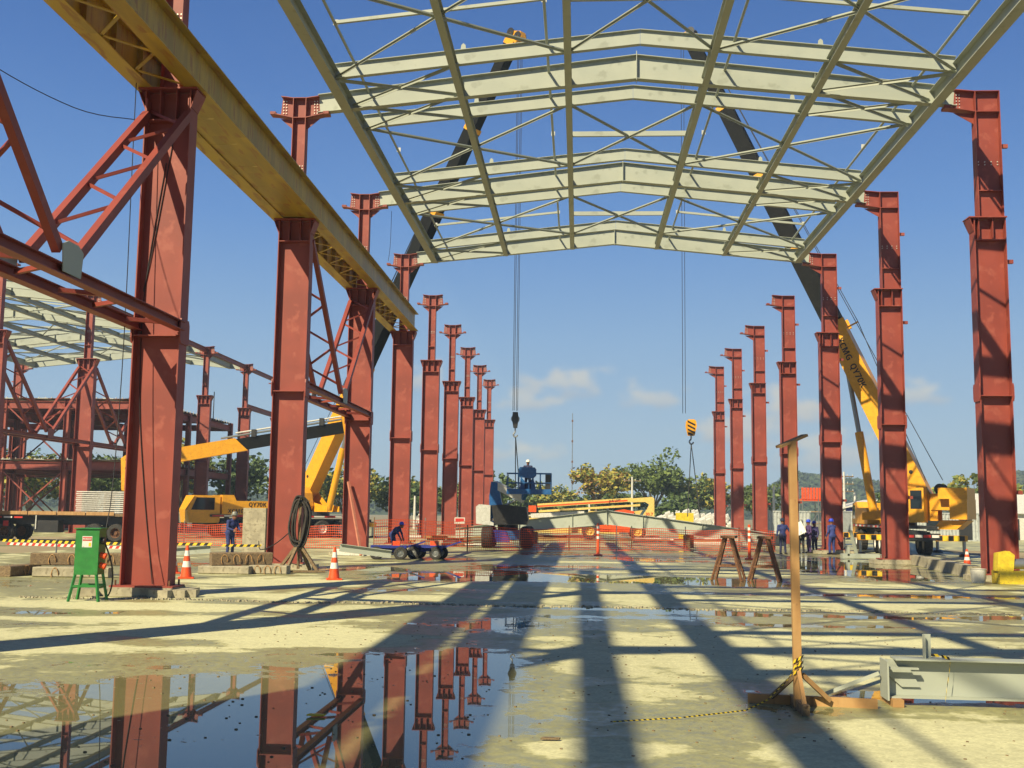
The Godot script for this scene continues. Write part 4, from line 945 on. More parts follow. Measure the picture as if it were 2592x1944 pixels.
func near_things() -> void:
	# timber post with a T head and feet of boards
	var t := thing("timber_post", "tall pale timber post with a slanted head board and plank feet", "post", Vector3(0.42, 0, 13.25))
	var g := G.new(); g.bar(Vector3(-0.02, 0.03, 0), Vector3(-0.045, 2.86, 0.02), 0.085, 0.07, Vector3.BACK)
	part(t, "post", g, M.wood)
	pbar(t, "head_board", M.wood, Vector3(-0.2, 2.79, 0.09), Vector3(0.12, 2.93, -0.1), 0.1, 0.028)
	pbar(t, "foot_plank", M.wood, Vector3(-0.5, 0.045, -0.35), Vector3(0.85, 0.045, -0.15), 0.05, 0.11)
	pbar(t, "foot_plank", M.oldwood, Vector3(-0.02, 0.05, -0.3), Vector3(-0.02, 0.05, 0.42), 0.07, 0.12)
	pbar(t, "brace", M.wood, Vector3(0.03, 0.36, 0.0), Vector3(0.35, 0.07, -0.16), 0.03, 0.05)
	pbar(t, "brace", M.oldwood, Vector3(-0.06, 0.34, 0.0), Vector3(-0.26, 0.08, -0.25), 0.03, 0.05)
	pbar(t, "brace", M.wood, Vector3(-0.02, 0.4, 0.05), Vector3(-0.02, 0.1, 0.34), 0.04, 0.04)
	striped_tape("yellow and black tape knotted round the timber post", [Vector3(0.42, 0.52, 13.33), Vector3(0.25, 0.3, 13.4), Vector3(0.05, 0.12, 13.45), Vector3(-0.2, 0.03, 13.6), Vector3(-0.9, 0.012, 14.0), Vector3(-1.6, 0.01, 14.3)], M.tape_y, M.tape_k, 0.012, 0.03)
	for k in 3:
		striped_tape("yellow and black tape %s turn wound on the timber post" % ["lower", "middle", "upper"][k], [Vector3(0.34, 0.36 + 0.06 * k, 13.30), Vector3(0.46, 0.43 + 0.06 * k, 13.31)], M.tape_y, M.tape_k, 0.03, 0.03)
	# grey built-up beam on short timbers
	var b := thing("steel_beam", "grey primed I-beam with an end plate lying at the timber post", "beam", Vector3(1.42, 0, 12.75), -0.03)
	var y0 := 0.08; var h := 0.42; var L := 4.2
	pbar(b, "bottom_flange", M.grey, Vector3(0.03, y0 + 0.008, 0), Vector3(L, y0 + 0.008, 0), 0.26, 0.016)
	pbar(b, "web", M.grey, Vector3(0.03, y0 + h / 2, 0), Vector3(L, y0 + h / 2, 0), 0.01, h - 0.034)
	pbar(b, "top_flange", M.grey, Vector3(0.12, y0 + h - 0.008, 0), Vector3(L, y0 + h - 0.008, 0), 0.26, 0.016)
	pbox(b, "end_plate", M.grey, Vector3(0.02, y0 + h / 2 - 0.02, 0.02), Vector3(0.018, h, 0.34))
	pprism(b, "gusset", M.grey, [Vector2(0, 0), Vector2(0.24, 0), Vector2(0.36, -0.22), Vector2(0.16, -0.22), Vector2(0.0, -0.08)], Vector3(0.04, y0 + h - 0.09, 0.03), Vector3.RIGHT, Vector3(0, 1, 0.0), 0.008)
	pbar(b, "end_bar", M.grey, Vector3(0.04, y0 + h - 0.1, 0.12), Vector3(0.36, y0 + h - 0.1, 0.12), 0.05, 0.02)
	pbox(b, "cleat", M.grey, Vector3(0.5, y0 + h + 0.13, -0.04), Vector3(0.085, 0.26, 0.012))
	pbox(b, "cleat", M.grey, Vector3(0.46, y0 + h + 0.13, 0.0), Vector3(0.01, 0.26, 0.09))
	pbar(b, "end_brace", M.grey, Vector3(-0.02, y0 + 0.24, -0.05), Vector3(-0.62, 0.03, -0.25), 0.04, 0.04)
	var ex := 3.0
	for x: float in [0.1, 2.6]:
		var bl := G.new(); bl.box(Vector3.ZERO, Vector3(0.12, 0.078, 0.5))
		var o := single("packing_timber", "short wet packing timber under the %s of the grey I-beam" % ("end plate" if x < 1 else "middle"), "timber", bl, M.wood, "packing timbers")
		o.position = Vector3(1.42 + x, 0.04, 12.75)
	striped_tape("yellow and black tape hanging over the grey I-beam", [Vector3(2.05, 0.05, 12.9), Vector3(2.07, 0.2, 12.905), Vector3(2.1, 0.35, 12.9), Vector3(2.12, 0.5, 12.89), Vector3(2.05, 0.515, 12.75), Vector3(1.9, 0.515, 12.7)], M.tape_y, M.tape_k, 0.03, 0.04)
	# trestles
	for k in 2:
		var s := thing("trestle", "rusty A-frame steel trestle, %s" % ["its legs crossing under the rafter end", "next to the one under the rafter end"][k], "trestle", Vector3(2.8 + 1.1 * k, 0, -10.0 + 0.2 * k), -0.25, "A-frame trestles")
		for z: float in [-0.35, 0.45]:
			for e: float in [-1.0, 1.0]:
				pbar(s, "leg", M.rust, Vector3(e * 0.46, 0, z * 1.3), Vector3(e * 0.1, 1.32, z * 0.7), 0.07, 0.07)
			pbar(s, "tie", M.rust, Vector3(-0.32, 0.45, z * 1.1), Vector3(0.32, 0.45, z * 1.1), 0.04, 0.05)
		pbar(s, "head", M.rust, Vector3(-0.2, 1.35, 0), Vector3(0.24, 1.35, 0), 0.8, 0.08)
	# green electric box on legs
	var e := thing("electric_box", "green electric box on four legs with a warning label, beside a red column", "electric box", Vector3(-12.62, 0, 1.75), 0.12)
	pbox(e, "cabinet", M.green, Vector3(0, 1.06, 0), Vector3(0.5, 0.98, 0.5))
	pbox(e, "roof", M.green, Vector3(0, 1.565, 0), Vector3(0.56, 0.02, 0.56))
	for x: float in [-1.0, 1.0]:
		for z: float in [-1.0, 1.0]: pbar(e, "leg", M.green, Vector3(x * 0.32, 0, z * 0.3), Vector3(x * 0.22, 0.6, z * 0.22), 0.05, 0.05)
		pbar(e, "tie", M.green, Vector3(x * 0.27, 0.3, -0.26), Vector3(x * 0.27, 0.3, 0.26), 0.03, 0.05)
	for z: float in [-1.0, 1.0]: pbar(e, "tie", M.green, Vector3(-0.27, 0.33, z * 0.26), Vector3(0.27, 0.33, z * 0.26), 0.03, 0.05)
	var lab := pbox(e, "warning_label", M.white, Vector3(0.0, 1.28, 0.252), Vector3(0.21, 0.24, 0.004))
	pbox(lab, "red_band", M.tape_r, Vector3(0, 0.06, 0.003), Vector3(0.19, 0.08, 0.003))
	lettering(lab, "lettering", "PERIGO", M.tape_w, 0.05, Vector3(0, 0.06, 0.006), Vector3.RIGHT, Vector3.UP, true)
	pbox(lab, "yellow_mark", M.tape_y, Vector3(0.06, -0.06, 0.003), Vector3(0.05, 0.08, 0.003))
	for y: float in [1.0, 0.78]:
		ptube(e, "socket", M.orange, Vector3(0.25, y, 0.1), Vector3(0.37, y - 0.04, 0.1), 0.06, 0.07, 12)
	ptube(e, "switch", M.black, Vector3(0.25, 1.3, 0.1), Vector3(0.33, 1.3, 0.1), 0.08)
	# cables from the box and down the column
	var cb := [["black cable looping from the green box to the column foot", [Vector3(-12.3, 1.3, 1.8), Vector3(-12.15, 0.8, 1.7), Vector3(-12.2, 0.35, 1.5), Vector3(-12.45, 0.03, 1.2), Vector3(-12.9, 0.02, 0.9)]],
		["black cable hanging from the roof down past the column beside the green box", [Vector3(-12.72, 16.0, 0.5), Vector3(-12.66, 11.0, 0.6), Vector3(-12.58, 6.0, 0.7), Vector3(-12.52, 2.6, 1.0), Vector3(-12.44, 1.3, 1.5), Vector3(-12.37, 1.0, 1.8)]],
		["thin black hose running down the face of the column beside the green box", [Vector3(-12.05, 10.4, 0.03), Vector3(-12.42, 7.2, 0.03), Vector3(-12.40, 4.6, 0.03), Vector3(-12.2, 2.6, 0.03), Vector3(-11.98, 1.0, 0.03), Vector3(-11.86, 0.26, 0.05)]],
		["second thin black cable on the column beside the green box", [Vector3(-11.9, 11.0, 0.03), Vector3(-12.22, 8.6, 0.03), Vector3(-12.45, 7.2, 0.04)]],
		["black cable sagging from the cable stand to the leaning concrete block", [Vector3(-11.3, 1.4, -10.4), Vector3(-12.0, 0.9, -10.9), Vector3(-13.0, 0.62, -12.6), Vector3(-14.2, 0.8, -16.4)]],
		["cable stretched between the next roof and the raised brace", [Vector3(-15.4, 12.2, 8.0), Vector3(-14.6, 11.4, 4.5), Vector3(-13.6, 11.15, 1.8), Vector3(-12.75, 11.4, 0.3)]],
		["loose chain hanging off the last rafter seat", [Vector3(-10.8, 16.0, -24.3), Vector3(-10.82, 14.4, -24.3), Vector3(-10.9, 13.6, -24.3)]]]
	for c in cb:
		var r := G.new(); var pts := PackedVector3Array()
		var cv := Curve3D.new()
		for k in c[1].size():
			var dn: Vector3 = (c[1][mini(k + 1, c[1].size() - 1)] - c[1][maxi(k - 1, 0)]) / 6.0
			cv.add_point(c[1][k], -dn, dn)
		for k in 25: pts.append(cv.sample_baked(cv.get_baked_length() * k / 24.0))
		r.path(pts, 0.018 if c[1][0].y < 3.0 else 0.011, 6)
		single("cable", c[0], "cable", r, M.cable, "loose cables")
	# blocks at the foot of the first column
	for p in [[-13.2, 0.62, 0.3, "pale broken block at the foot of the green box"], [-11.45, 0.55, -0.2, "white block by the first column's plinth"], [-10.95, 0.3, 0.1, "grey kerb block by the first column's plinth"]]:
		var bl := G.new(); bl.box(Vector3.ZERO, Vector3(0.5, 0.17, 0.28), p[2])
		var o := single("concrete_block", p[3], "block", bl, M.concrete, "loose blocks"); o.position = Vector3(p[0], 0.085, p[1])
	cone("tall traffic cone beside the column with the green box", Vector3(-13.35, 0, -6.3), 0.95)
	cone("short traffic cone behind the tall one by the first column", Vector3(-14.6, 0, -8.6), 0.7)
	cone("traffic cone before the white sill of the leaning pole", Vector3(-9.1, 0, -6.8), 0.95)
	cone("traffic cone past the kerb blocks by the crane", Vector3(14.7, 0, -23.2), 0.72)
	# cable stand
	var cs := thing("cable_stand", "wooden tripod stand hung with a thick coil of dark cable", "cable stand", Vector3(-11.1, 0, -10.4), 0.2)
	pbar(cs, "mast", M.oldwood, Vector3(0, 0.1, 0), Vector3(0, 2.4, 0), 0.09, 0.09)
	for k in 4:
		var a := TAU * k / 4 + 0.5
		pbar(cs, "foot", M.oldwood, Vector3(cos(a) * 0.75, 0.03, sin(a) * 0.75), Vector3(0, 0.95, 0), 0.09, 0.09)
	pbar(cs, "sole", M.oldwood, Vector3(-0.7, 0.04, 0.4), Vector3(0.9, 0.04, 0.35), 0.16, 0.06)
	pbar(cs, "arm", M.oldwood, Vector3(-0.2, 2.3, 0), Vector3(0.3, 2.3, 0), 0.07, 0.07)
	rng.seed = 4
	for k in 16:
		var r := G.new(); var p := PackedVector3Array()
		var w := rng.randf_range(0.16, 0.3); var hh := rng.randf_range(0.62, 0.84); var off := Vector3(rng.randf_range(-0.08, 0.08), rng.randf_range(-0.06, 0.04), rng.randf_range(-0.12, 0.12))
		for j in 25:
			var a := TAU * j / 24
			p.append(Vector3(cos(a) * w * (1.0 + 0.15 * sin(a * 2.0)), 1.62 + sin(a) * hh, 0.1 * sin(a + k)) + off)
		r.path(p, 0.034, 6); part(cs, "cable_turn", r, M.hose)
	# standing concrete block and timbers round the second column
	var kb := thing("concrete_block", "tall upright concrete block beside the worker in the grey helmet", "block", Vector3(-14.35, 0, -17.2), -0.15, "loose blocks")
	pbox(kb, "slab", M.concrete, Vector3(-0.15, 1.03, 0), Vector3(0.95, 2.06, 0.7))
	pbox(kb, "slab", M.concrete, Vector3(0.53, 1.0, -0.1), Vector3(0.36, 2.0, 0.6))
	baulk("weathered baulk with rope loops on the blocks by the second column", Vector3(-12.7, 0.24, -9.4), Vector3(1.9, 0.4, 0.5), 0.5, null, 4)
	baulk("low concrete-grey sleeper under the roped baulk", Vector3(-13.0, 0, -8.8), Vector3(1.6, 0.24, 0.45), 0.0, M.concrete, 0)
	baulk("low grey sleeper with cable ends beside the cable stand", Vector3(-11.7, 0, -9.2), Vector3(1.2, 0.26, 0.5), 0.0, M.concrete, 3)
	baulk("long weathered baulk with ropes behind the green box", Vector3(-16.4, 0.3, -6.8), Vector3(3.4, 0.36, 0.4), 0.25, null, 5)
	baulk("weathered cross baulk at the outer end of the long baulk", Vector3(-18.4, 0.0, -6.4), Vector3(1.6, 0.3, 0.4), 1.5, null, 1)
	baulk("low weathered sleeper under the long baulk behind the green box", Vector3(-16.6, 0, -6.0), Vector3(2.2, 0.28, 0.4), 0.05, M.concrete, 2)
	baulk("white painted sill under the column with the leaning pole", Vector3(-11.9, 0.0, -23.4), Vector3(1.9, 0.3, 0.3), 0.0, M.white, 0)
	var lp := G.new(); lp.bar(Vector3(-12.35, 3.3, -23.76), Vector3(-11.5, 0.05, -22.9), 0.1, 0.1)
	single("leaning_pole", "pinkish wooden pole leaning on the third red column", "pole", lp, paint(tex(c8(186, 120, 96), c8(168, 104, 84), c8(140, 90, 70), 71, 0.02, 0.3), 0.8, 0.0, 0.9))
	var ls := G.new(); ls.ib(Vector3(-15.4, 0.55, -14.4), Vector3(-17.6, 0.35, -14.2), 0.28, 0.2)
	single("steel_beam", "short grey beam offcut resting beside the worker in the grey helmet", "beam", ls, M.grey)
	var lt := G.new(); lt.ib(Vector3(-11.4, 0.55, -18.0), Vector3(-9.4, 0.3, -18.4), 0.3, 0.2)
	single("steel_beam", "short grey beam lying behind the cable stand", "beam", lt, M.grey)
	# tapes on the left, on two thin stakes
	striped_tape("yellow and black tape in front of the flatbed truck", [Vector3(-22.0, 0.78, -12.0), Vector3(-18.0, 0.76, -11.0), Vector3(-14.0, 0.8, -10.6)], M.tape_y, M.tape_k, 0.09, 0.13)
	striped_tape("red and white tape below the yellow one before the truck", [Vector3(-22.0, 0.66, -12.3), Vector3(-17.4, 0.62, -11.3)], M.tape_r, M.tape_w, 0.09, 0.13)
	striped_tape("yellow and black tape from the first column to the standing block", [Vector3(-15.2, 0.62, -15.0), Vector3(-13.7, 0.62, -15.2)], M.tape_y, M.tape_k, 0.09, 0.13)
	var sk := G.new(); sk.tube(Vector3(-19.8, 0, -11.5), Vector3(-19.8, 0.9, -11.5), 0.03)
	single("stake", "thin steel stake holding the tapes before the truck", "stake", sk, M.steel)
	# rough strip of spilled grit along the slab joint
	rng.seed = 9
	var gr := G.new()
	for k in 900:
		var x := rng.randf_range(-14.5, 8.5); var z := 1.15 - 0.1 * (x + 14.0) * 0.1 + rng.randfn(0, 0.09) + 0.12 * sin(x * 1.3)
		var s := rng.randf_range(0.006, 0.022) * (1.0 if rng.randf() > 0.1 else 1.6)
		gr.cell(Vector3(x, s * 0.4, z), Vector3(s, 0, s * 0.5), Vector3(0, s * 0.7, 0.0), Vector3(-s * 0.4, 0, s * 0.8))
	var go := part(self, "grit", gr, M.concrete); go.set_meta("kind", "stuff"); go.set_meta("label", "line of concrete crumbs along the slab joint"); go.set_meta("category", "grit")
	# litter on the near slab
	var gl := G.new()
	for k in 900:
		var x := rng.randf_range(-8, 5); var z := rng.randf_range(4, 18)
		var s := rng.randf_range(0.003, 0.012)
		gl.cell(Vector3(x, s * 0.3, z), Vector3(s, 0, s * 0.5), Vector3(0, s * 0.5, 0), Vector3(-s * 0.4, 0, s * 0.8))
	var gm := part(self, "gravel", gl, M.oldwood); gm.set_meta("kind", "stuff"); gm.set_meta("label", "small stones scattered on the near slab"); gm.set_meta("category", "gravel")
	for p in [[-4.55, 14.35, 0.2, "yellow plastic scrap lying in the dark puddle"], [-2.2, 15.2, 0.05, "brown twig on the near slab between shadows"]]:
		var l := G.new(); l.prism(PackedVector2Array([Vector2(-0.08, -0.03), Vector2(0.09, -0.02), Vector2(0.1, 0.02), Vector2(-0.06, 0.035)]), Vector3(p[0], 0.02, p[1]), Vector3.RIGHT, Vector3.FORWARD, 0.015)
		single("scrap", p[3], "litter", l, M.tape_y if p[2] > 0.1 else M.oldwood)

func net_fence(label: String, pts: Array, h: float) -> void:
	var t := thing("net_fence", label, "net fence", Vector3.ZERO, 0, "orange net fences")
	for j in pts.size() - 1:
		var a: Vector3 = pts[j]; var b: Vector3 = pts[j + 1]
		var d := (b - a).normalized(); var L := (b - a).length()
		var g := G.new()
		var n := int(L / 0.11)
		var out := d.cross(Vector3.UP)
		for k in n:
			var o := a + d * (k * 0.11)
			var w0 := out * 0.05 * sin(k * 0.21); var w1 := out * 0.05 * sin(k * 0.21 + 1.0)
			g.bar(o + w0 + Vector3.UP * 0.04, o + w1 + Vector3.UP * (h + 0.06 * sin(k * 0.13)), 0.022, 0.004, out)
		for k in 10:
			var y := 0.06 + (h - 0.08) * k / 9.0
			var m := int(L / 1.5) + 1
			for i in m:
				var s0 := sin(i * 1.7) * 0.05; var s1 := sin((i + 1) * 1.7) * 0.05
				g.bar(a + d * (L * i / m) + Vector3.UP * (y + s0 * y) + out * s0, a + d * (L * (i + 1) / m) + Vector3.UP * (y + s1 * y) + out * s1, 0.004, 0.03)
		stuff(part(t, "net", g, M.net))
		for k in int(L / 3.0) + 1:
			var o := a + d * minf(k * 3.0, L)
			ptube(t, "post", M.steel if k % 2 else M.oldwood, o - out * 0.06, o - out * 0.06 + Vector3.UP * (h + 0.15), 0.03, 0.03, 8)

func delineator(label: String, at: Vector3, h: float) -> void:
	var t := thing("delineator_post", label, "marker post", at, 0, "orange marker posts")
	var g := G.new(); g.lathe(PackedVector2Array([Vector2(0, 0), Vector2(0.22, 0), Vector2(0.22, 0.06), Vector2(0.08, 0.1), Vector2(0.06, h), Vector2(0.0, h)]), Vector3.ZERO, Vector3.UP, 14)
	part(t, "post", g, M.orange)
	for k in 3:
		var b := G.new(); b.lathe(PackedVector2Array([Vector2(0.072, h * (0.52 + 0.16 * k)), Vector2(0.07, h * (0.6 + 0.16 * k))]), Vector3.ZERO, Vector3.UP, 14)
		part(t, "band", b, M.tape_w)

func cart(label: String, at: Vector3, turn: float) -> void:
	var t := thing("cart", label, "cart", at, turn, "blue site carts")
	pbox(t, "deck", M.cartblue, Vector3(0, 0.52, 0), Vector3(1.5, 0.1, 0.8))
	pbox(t, "axle_frame", M.cartblue, Vector3(0, 0.38, 0), Vector3(1.2, 0.16, 0.4))
	for x: float in [-0.5, 0.5]:
		for z: float in [-0.4, 0.4]: wheel(t, Vector3(x, 0.26, z), Vector3(0, 0, signf(z)), 0.26, 0.14, M.steel)
	pbar(t, "handle", M.cartblue, Vector3(0.75, 0.5, 0), Vector3(1.5, 0.75, 0), 0.06, 0.06)
	pbox(t, "load", M.orange, Vector3(0.3, 0.66, 0), Vector3(0.3, 0.18, 0.3))

func site_things() -> void:
	M.net = flat(c8(206, 84, 44), 0.6); M.net.backlight_enabled = true; M.net.backlight = c8(200, 90, 50)
	# the rafter being lifted, still on packing
	var t := thing("rafter_on_ground", "grey ridged rafter lying assembled on packing between the two crane hooks", "roof beam", Vector3(-0.1, -15.95, -44.5), -0.414)
	make_rafter(t, 11.1); make_rafter(t, -11.1)
	pbox(t, "ridge_plate", M.grey, Vector3(0, 17.75, 0), Vector3(0.024, 1.06, 0.34))
	for s: float in [-1.0, 1.0]:
		baulk("packing baulk under the %s end of the rafter on the ground" % ("trestle" if s > 0 else "blue lift"), Vector3(-0.1, 0, -44.5) + Vector3(cos(0.414), 0, sin(0.414)) * 10.3 * s, Vector3(1.2, 0.28, 0.3), 1.2, null, 0)
		baulk("packing stack under the %s half of the rafter on the ground" % ("trestle" if s > 0 else "blue lift"), Vector3(-0.1, 0, -44.5) + Vector3(cos(0.414), 0, sin(0.414)) * 5.3 * s, Vector3(0.9, 0.78, 0.4), 1.2, null, 0)
	net_fence("orange net fence in front of the rafter on the ground", [Vector3(-7.6, 0, -31.0), Vector3(1.0, 0, -36.0), Vector3(9.0, 0, -36.8)], 1.2)
	net_fence("orange net fence between the middle row columns and the blue lift", [Vector3(-13.0, 0, -34.0), Vector3(-7.9, 0, -37.0)], 1.5)
	net_fence("orange net fence in front of the crane wheels", [Vector3(-26.0, 0, -33.0), Vector3(-13.2, 0, -31.0)], 1.2)
	delineator("orange and white marker post before the ridge of the rafter", Vector3(-1.0, 0, -28.0), 1.55)
	delineator("orange and white marker post by the trestles", Vector3(5.9, 0, -26.0), 1.6)
	cart("blue four-wheeled cart beside the middle row columns", Vector3(-9.9, 0, -20.8), 0.1)
	cart("blue cart with an orange load behind the first cart", Vector3(-8.4, 0, -21.8), -0.2)
	var gs := thing("gas_bottle_rack", "boxes and boards piled behind the net beside the blue lift", "pile", Vector3(-10.5, 0, -40.0))
	rng.seed = 21
	for k in 14: pbox(gs, "board", [M.wood, M.white, M.oldwood][k % 3], Vector3(rng.randf_range(-2.2, 2.6), 0.1 + 0.14 * (k / 4), rng.randf_range(-0.6, 0.6)), Vector3(rng.randf_range(0.8, 2.0), 0.12, 0.5), rng.randf_range(-0.2, 0.2))
	var sg := thing("warning_sign", "small red and white notice on the net by the blue lift", "sign", Vector3(-8.75, 1.3, -37.6))
	pbox(sg, "panel", M.white, Vector3(0, 0.2, 0), Vector3(0.6, 0.36, 0.02)); pbox(sg, "red_field", M.tape_r, Vector3(0, 0.24, 0.012), Vector3(0.5, 0.18, 0.004))
	pbox(sg, "stake", M.oldwood, Vector3(0, -0.65, -0.02), Vector3(0.05, 1.3, 0.03))
	# materials strewn beyond the net
	rng.seed = 31
	for k in 22:
		var g := G.new(); var L := rng.randf_range(2.0, 6.0)
		g.bar(Vector3(-L / 2, 0, 0), Vector3(L / 2, 0, 0), rng.randf_range(0.12, 0.3), rng.randf_range(0.08, 0.2))
		var o := single("laid_steel", "%s length laid flat on the yard beyond the net fence" % ["white painted", "red steel", "timber", "rusty steel", "grey steel"][k % 5], "steel", g, [M.white, M.red, M.wood, M.rust, M.grey][k % 5], "lengths laid out beyond the net")
		o.position = Vector3(rng.randf_range(-9, 11), 0.12, rng.randf_range(-47, -72)); o.rotation.y = rng.randf_range(-0.25, 0.25)
		if absf(o.position.z + 62.0) < 2.2 and absf(o.position.x - 0.7) < 5.0: o.position.z -= 5.0
	# kerb blocks leading to the outer row
	for k in 6:
		var kb := thing("kerb_block", "rough grey kerb block, %s from the yellow bracket" % ["first", "second", "third", "fourth", "fifth", "sixth"][k], "block", Vector3(11.75 + 0.22 * k, 0, -14.6 - 2.05 * k), -0.1 + 0.07 * (k % 3), "kerb blocks along the outer row")
		var g := G.new(); g.prism(PackedVector2Array([Vector2(-0.24, 0), Vector2(0.24, 0), Vector2(0.2, 0.4), Vector2(-0.2, 0.4)]), Vector3.ZERO, Vector3.RIGHT, Vector3.UP, 1.9)
		part(kb, "block", g, M.concrete)
	var bu := thing("bucket", "white plastic bucket before the yellow bracket", "bucket", Vector3(10.75, 0, -10.7))
	var bg := G.new(); bg.lathe(PackedVector2Array([Vector2(0, 0.0), Vector2(0.2, 0.0), Vector2(0.24, 0.42), Vector2(0.26, 0.44), Vector2(0.24, 0.44), Vector2(0.19, 0.03), Vector2(0, 0.03)]), Vector3.ZERO, Vector3.UP, 18)
	part(bu, "body", bg, M.white)
	var y := thing("yellow_bracket", "chipped yellow steel bracket with a pipe roller at the foot of the red column", "bracket", Vector3(11.95, 0, -10.6))
	M.bright = paint(tex(c8(214, 190, 44), c8(196, 170, 40), c8(160, 136, 50), 75, 0.02, 0.28), 0.55, 0.0, 0.9)
	pbox(y, "base", M.bright, Vector3(0.3, 0.2, 0), Vector3(2.0, 0.4, 0.7))
	pprism(y, "cheek", M.bright, [Vector2(-0.75, 0.4), Vector2(-0.25, 0.4), Vector2(-0.2, 0.9), Vector2(-0.35, 1.02), Vector2(-0.7, 0.95)], Vector3(0, 0, 0.1), Vector3.RIGHT, Vector3.UP, 0.4)
	pprism(y, "cheek", M.bright, [Vector2(0.55, 0.4), Vector2(0.95, 0.4), Vector2(0.9, 0.8), Vector2(0.6, 0.95)], Vector3(0, 0, 0.1), Vector3.RIGHT, Vector3.UP, 0.4)
	ptube(y, "roller", M.steel, Vector3(-0.25, 0.62, 0.1), Vector3(0.6, 0.62, 0.1), 0.16, 0.16, 16)
	# bits of grey steel by the crane
	for k in 2:
		var g := G.new(); g.bar(Vector3.ZERO, Vector3(-0.35 + 0.9 * k, 1.3, 0.2), 0.2, 0.06)
		var o := single("steel_offcut", "grey plate offcut propped %s past the workers" % ["upright", "leaning"][k], "offcut", g, M.grey); o.position = Vector3(12.6 + 1.3 * k, 0, -33.5)
	var sb := thing("steel_bracket", "low grey fabricated bracket on the floor past the workers", "bracket", Vector3(12.3, 0, -30.5))
	pbox(sb, "plate", M.grey, Vector3(0, 0.1, 0), Vector3(2.4, 0.2, 0.5)); pbox(sb, "rib", M.grey, Vector3(-0.9, 0.35, 0), Vector3(0.1, 0.5, 0.5)); pbox(sb, "rib", M.grey, Vector3(0.9, 0.3, 0), Vector3(0.1, 0.4, 0.5))

# a figure as one surface: tapered capsules joined with a smooth minimum on a grid, meshed as surface nets.
# bone: [a, b, radius a, radius b, colour]
func figure(bones: Array, cell: float) -> G:
	var lo := Vector3.ONE * 9.0; var hi := Vector3.ONE * -9.0
	for b in bones:
		for k in 2:
			var p: Vector3 = b[k]; var r: float = b[2 + k]
			lo = lo.min(p - Vector3.ONE * (r + cell * 2)); hi = hi.max(p + Vector3.ONE * (r + cell * 2))
	var nx := int((hi.x - lo.x) / cell) + 2; var ny := int((hi.y - lo.y) / cell) + 2; var nz := int((hi.z - lo.z) / cell) + 2
	var f := PackedFloat32Array(); f.resize(nx * ny * nz); f.fill(9.0)
	var who := PackedByteArray(); who.resize(nx * ny * nz)
	var near := PackedFloat32Array(); near.resize(nx * ny * nz); near.fill(9.0)
	var kk := 0.035
	for bi in bones.size():
		var b = bones[bi]
		var a: Vector3 = b[0]; var ab: Vector3 = b[1] - a
		var l2 := maxf(ab.length_squared(), 0.000001)
		var r := maxf(b[2], b[3]) + 0.09
		var i0 := ((a.min(b[1]) - lo - Vector3.ONE * r) / cell).floor(); var i1 := ((a.max(b[1]) - lo + Vector3.ONE * r) / cell).ceil()
		for x in range(maxi(0, int(i0.x)), mini(nx, int(i1.x) + 1)):
			for y in range(maxi(0, int(i0.y)), mini(ny, int(i1.y) + 1)):
				for z in range(maxi(0, int(i0.z)), mini(nz, int(i1.z) + 1)):
					var p := lo + Vector3(x, y, z) * cell
					var h := clampf((p - a).dot(ab) / l2, 0, 1)
					var d := (p - a - ab * h).length() - lerpf(b[2], b[3], h)
					var k := (x * ny + y) * nz + z
					if d < near[k]: near[k] = d; who[k] = bi
					var o := f[k]
					var s := clampf(0.5 + 0.5 * (o - d) / kk, 0, 1)
					f[k] = lerpf(o, d, s) - kk * s * (1.0 - s) if o < 8.0 else d
	var at := {}
	var pos := PackedVector3Array(); var col := PackedColorArray(); var nor := PackedVector3Array()
	var step := [ny * nz, nz, 1]
	for x in nx - 1:
		for y in ny - 1:
			for z in nz - 1:
				var k := (x * ny + y) * nz + z
				var inside := 0; var sum := Vector3.ZERO; var cnt := 0
				for c in 8:
					if f[k + (c & 1) * step[0] + ((c >> 1) & 1) * step[1] + (c >> 2)] < 0: inside += 1
				if inside == 0 or inside == 8: continue
				for e in 12:
					var ax := e / 4; var u := (e & 1); var w := (e >> 1) & 1
					var c0 := [0, 0, 0]; c0[(ax + 1) % 3] = u; c0[(ax + 2) % 3] = w
					var ka: int = k + c0[0] * step[0] + c0[1] * step[1] + c0[2]
					var kb: int = ka + step[ax]
					if (f[ka] < 0) != (f[kb] < 0):
						var q := Vector3(c0[0], c0[1], c0[2]); q[ax] += f[ka] / (f[ka] - f[kb])
						sum += q; cnt += 1
				at[k] = pos.size()
				pos.append(lo + (Vector3(x, y, z) + sum / cnt) * cell)
				nor.append(Vector3(f[k + step[0]] - f[k], f[k + step[1]] - f[k], f[k + 1] - f[k]).normalized())
				col.append(bones[who[k]][4])
	var g := G.new()
	for x in range(1, nx - 1):
		for y in range(1, ny - 1):
			for z in range(1, nz - 1):
				var k := (x * ny + y) * nz + z
				for ax in 3:
					if (f[k] < 0) == (f[k + step[ax]] < 0): continue
					var s1: int = step[(ax + 1) % 3]; var s2: int = step[(ax + 2) % 3]
					var q := [k, k - s1, k - s1 - s2, k - s2]
					if not (at.has(q[0]) and at.has(q[1]) and at.has(q[2]) and at.has(q[3])): continue
					var id := [at[q[0]], at[q[1]], at[q[2]], at[q[3]]]
					if f[k] < 0: id = [id[0], id[3], id[2], id[1]]
					for j in [0, 1, 2, 0, 2, 3]:
						g.v.append(pos[id[j]]); g.n.append(nor[id[j]]); g.c.append(col[id[j]])
	return g

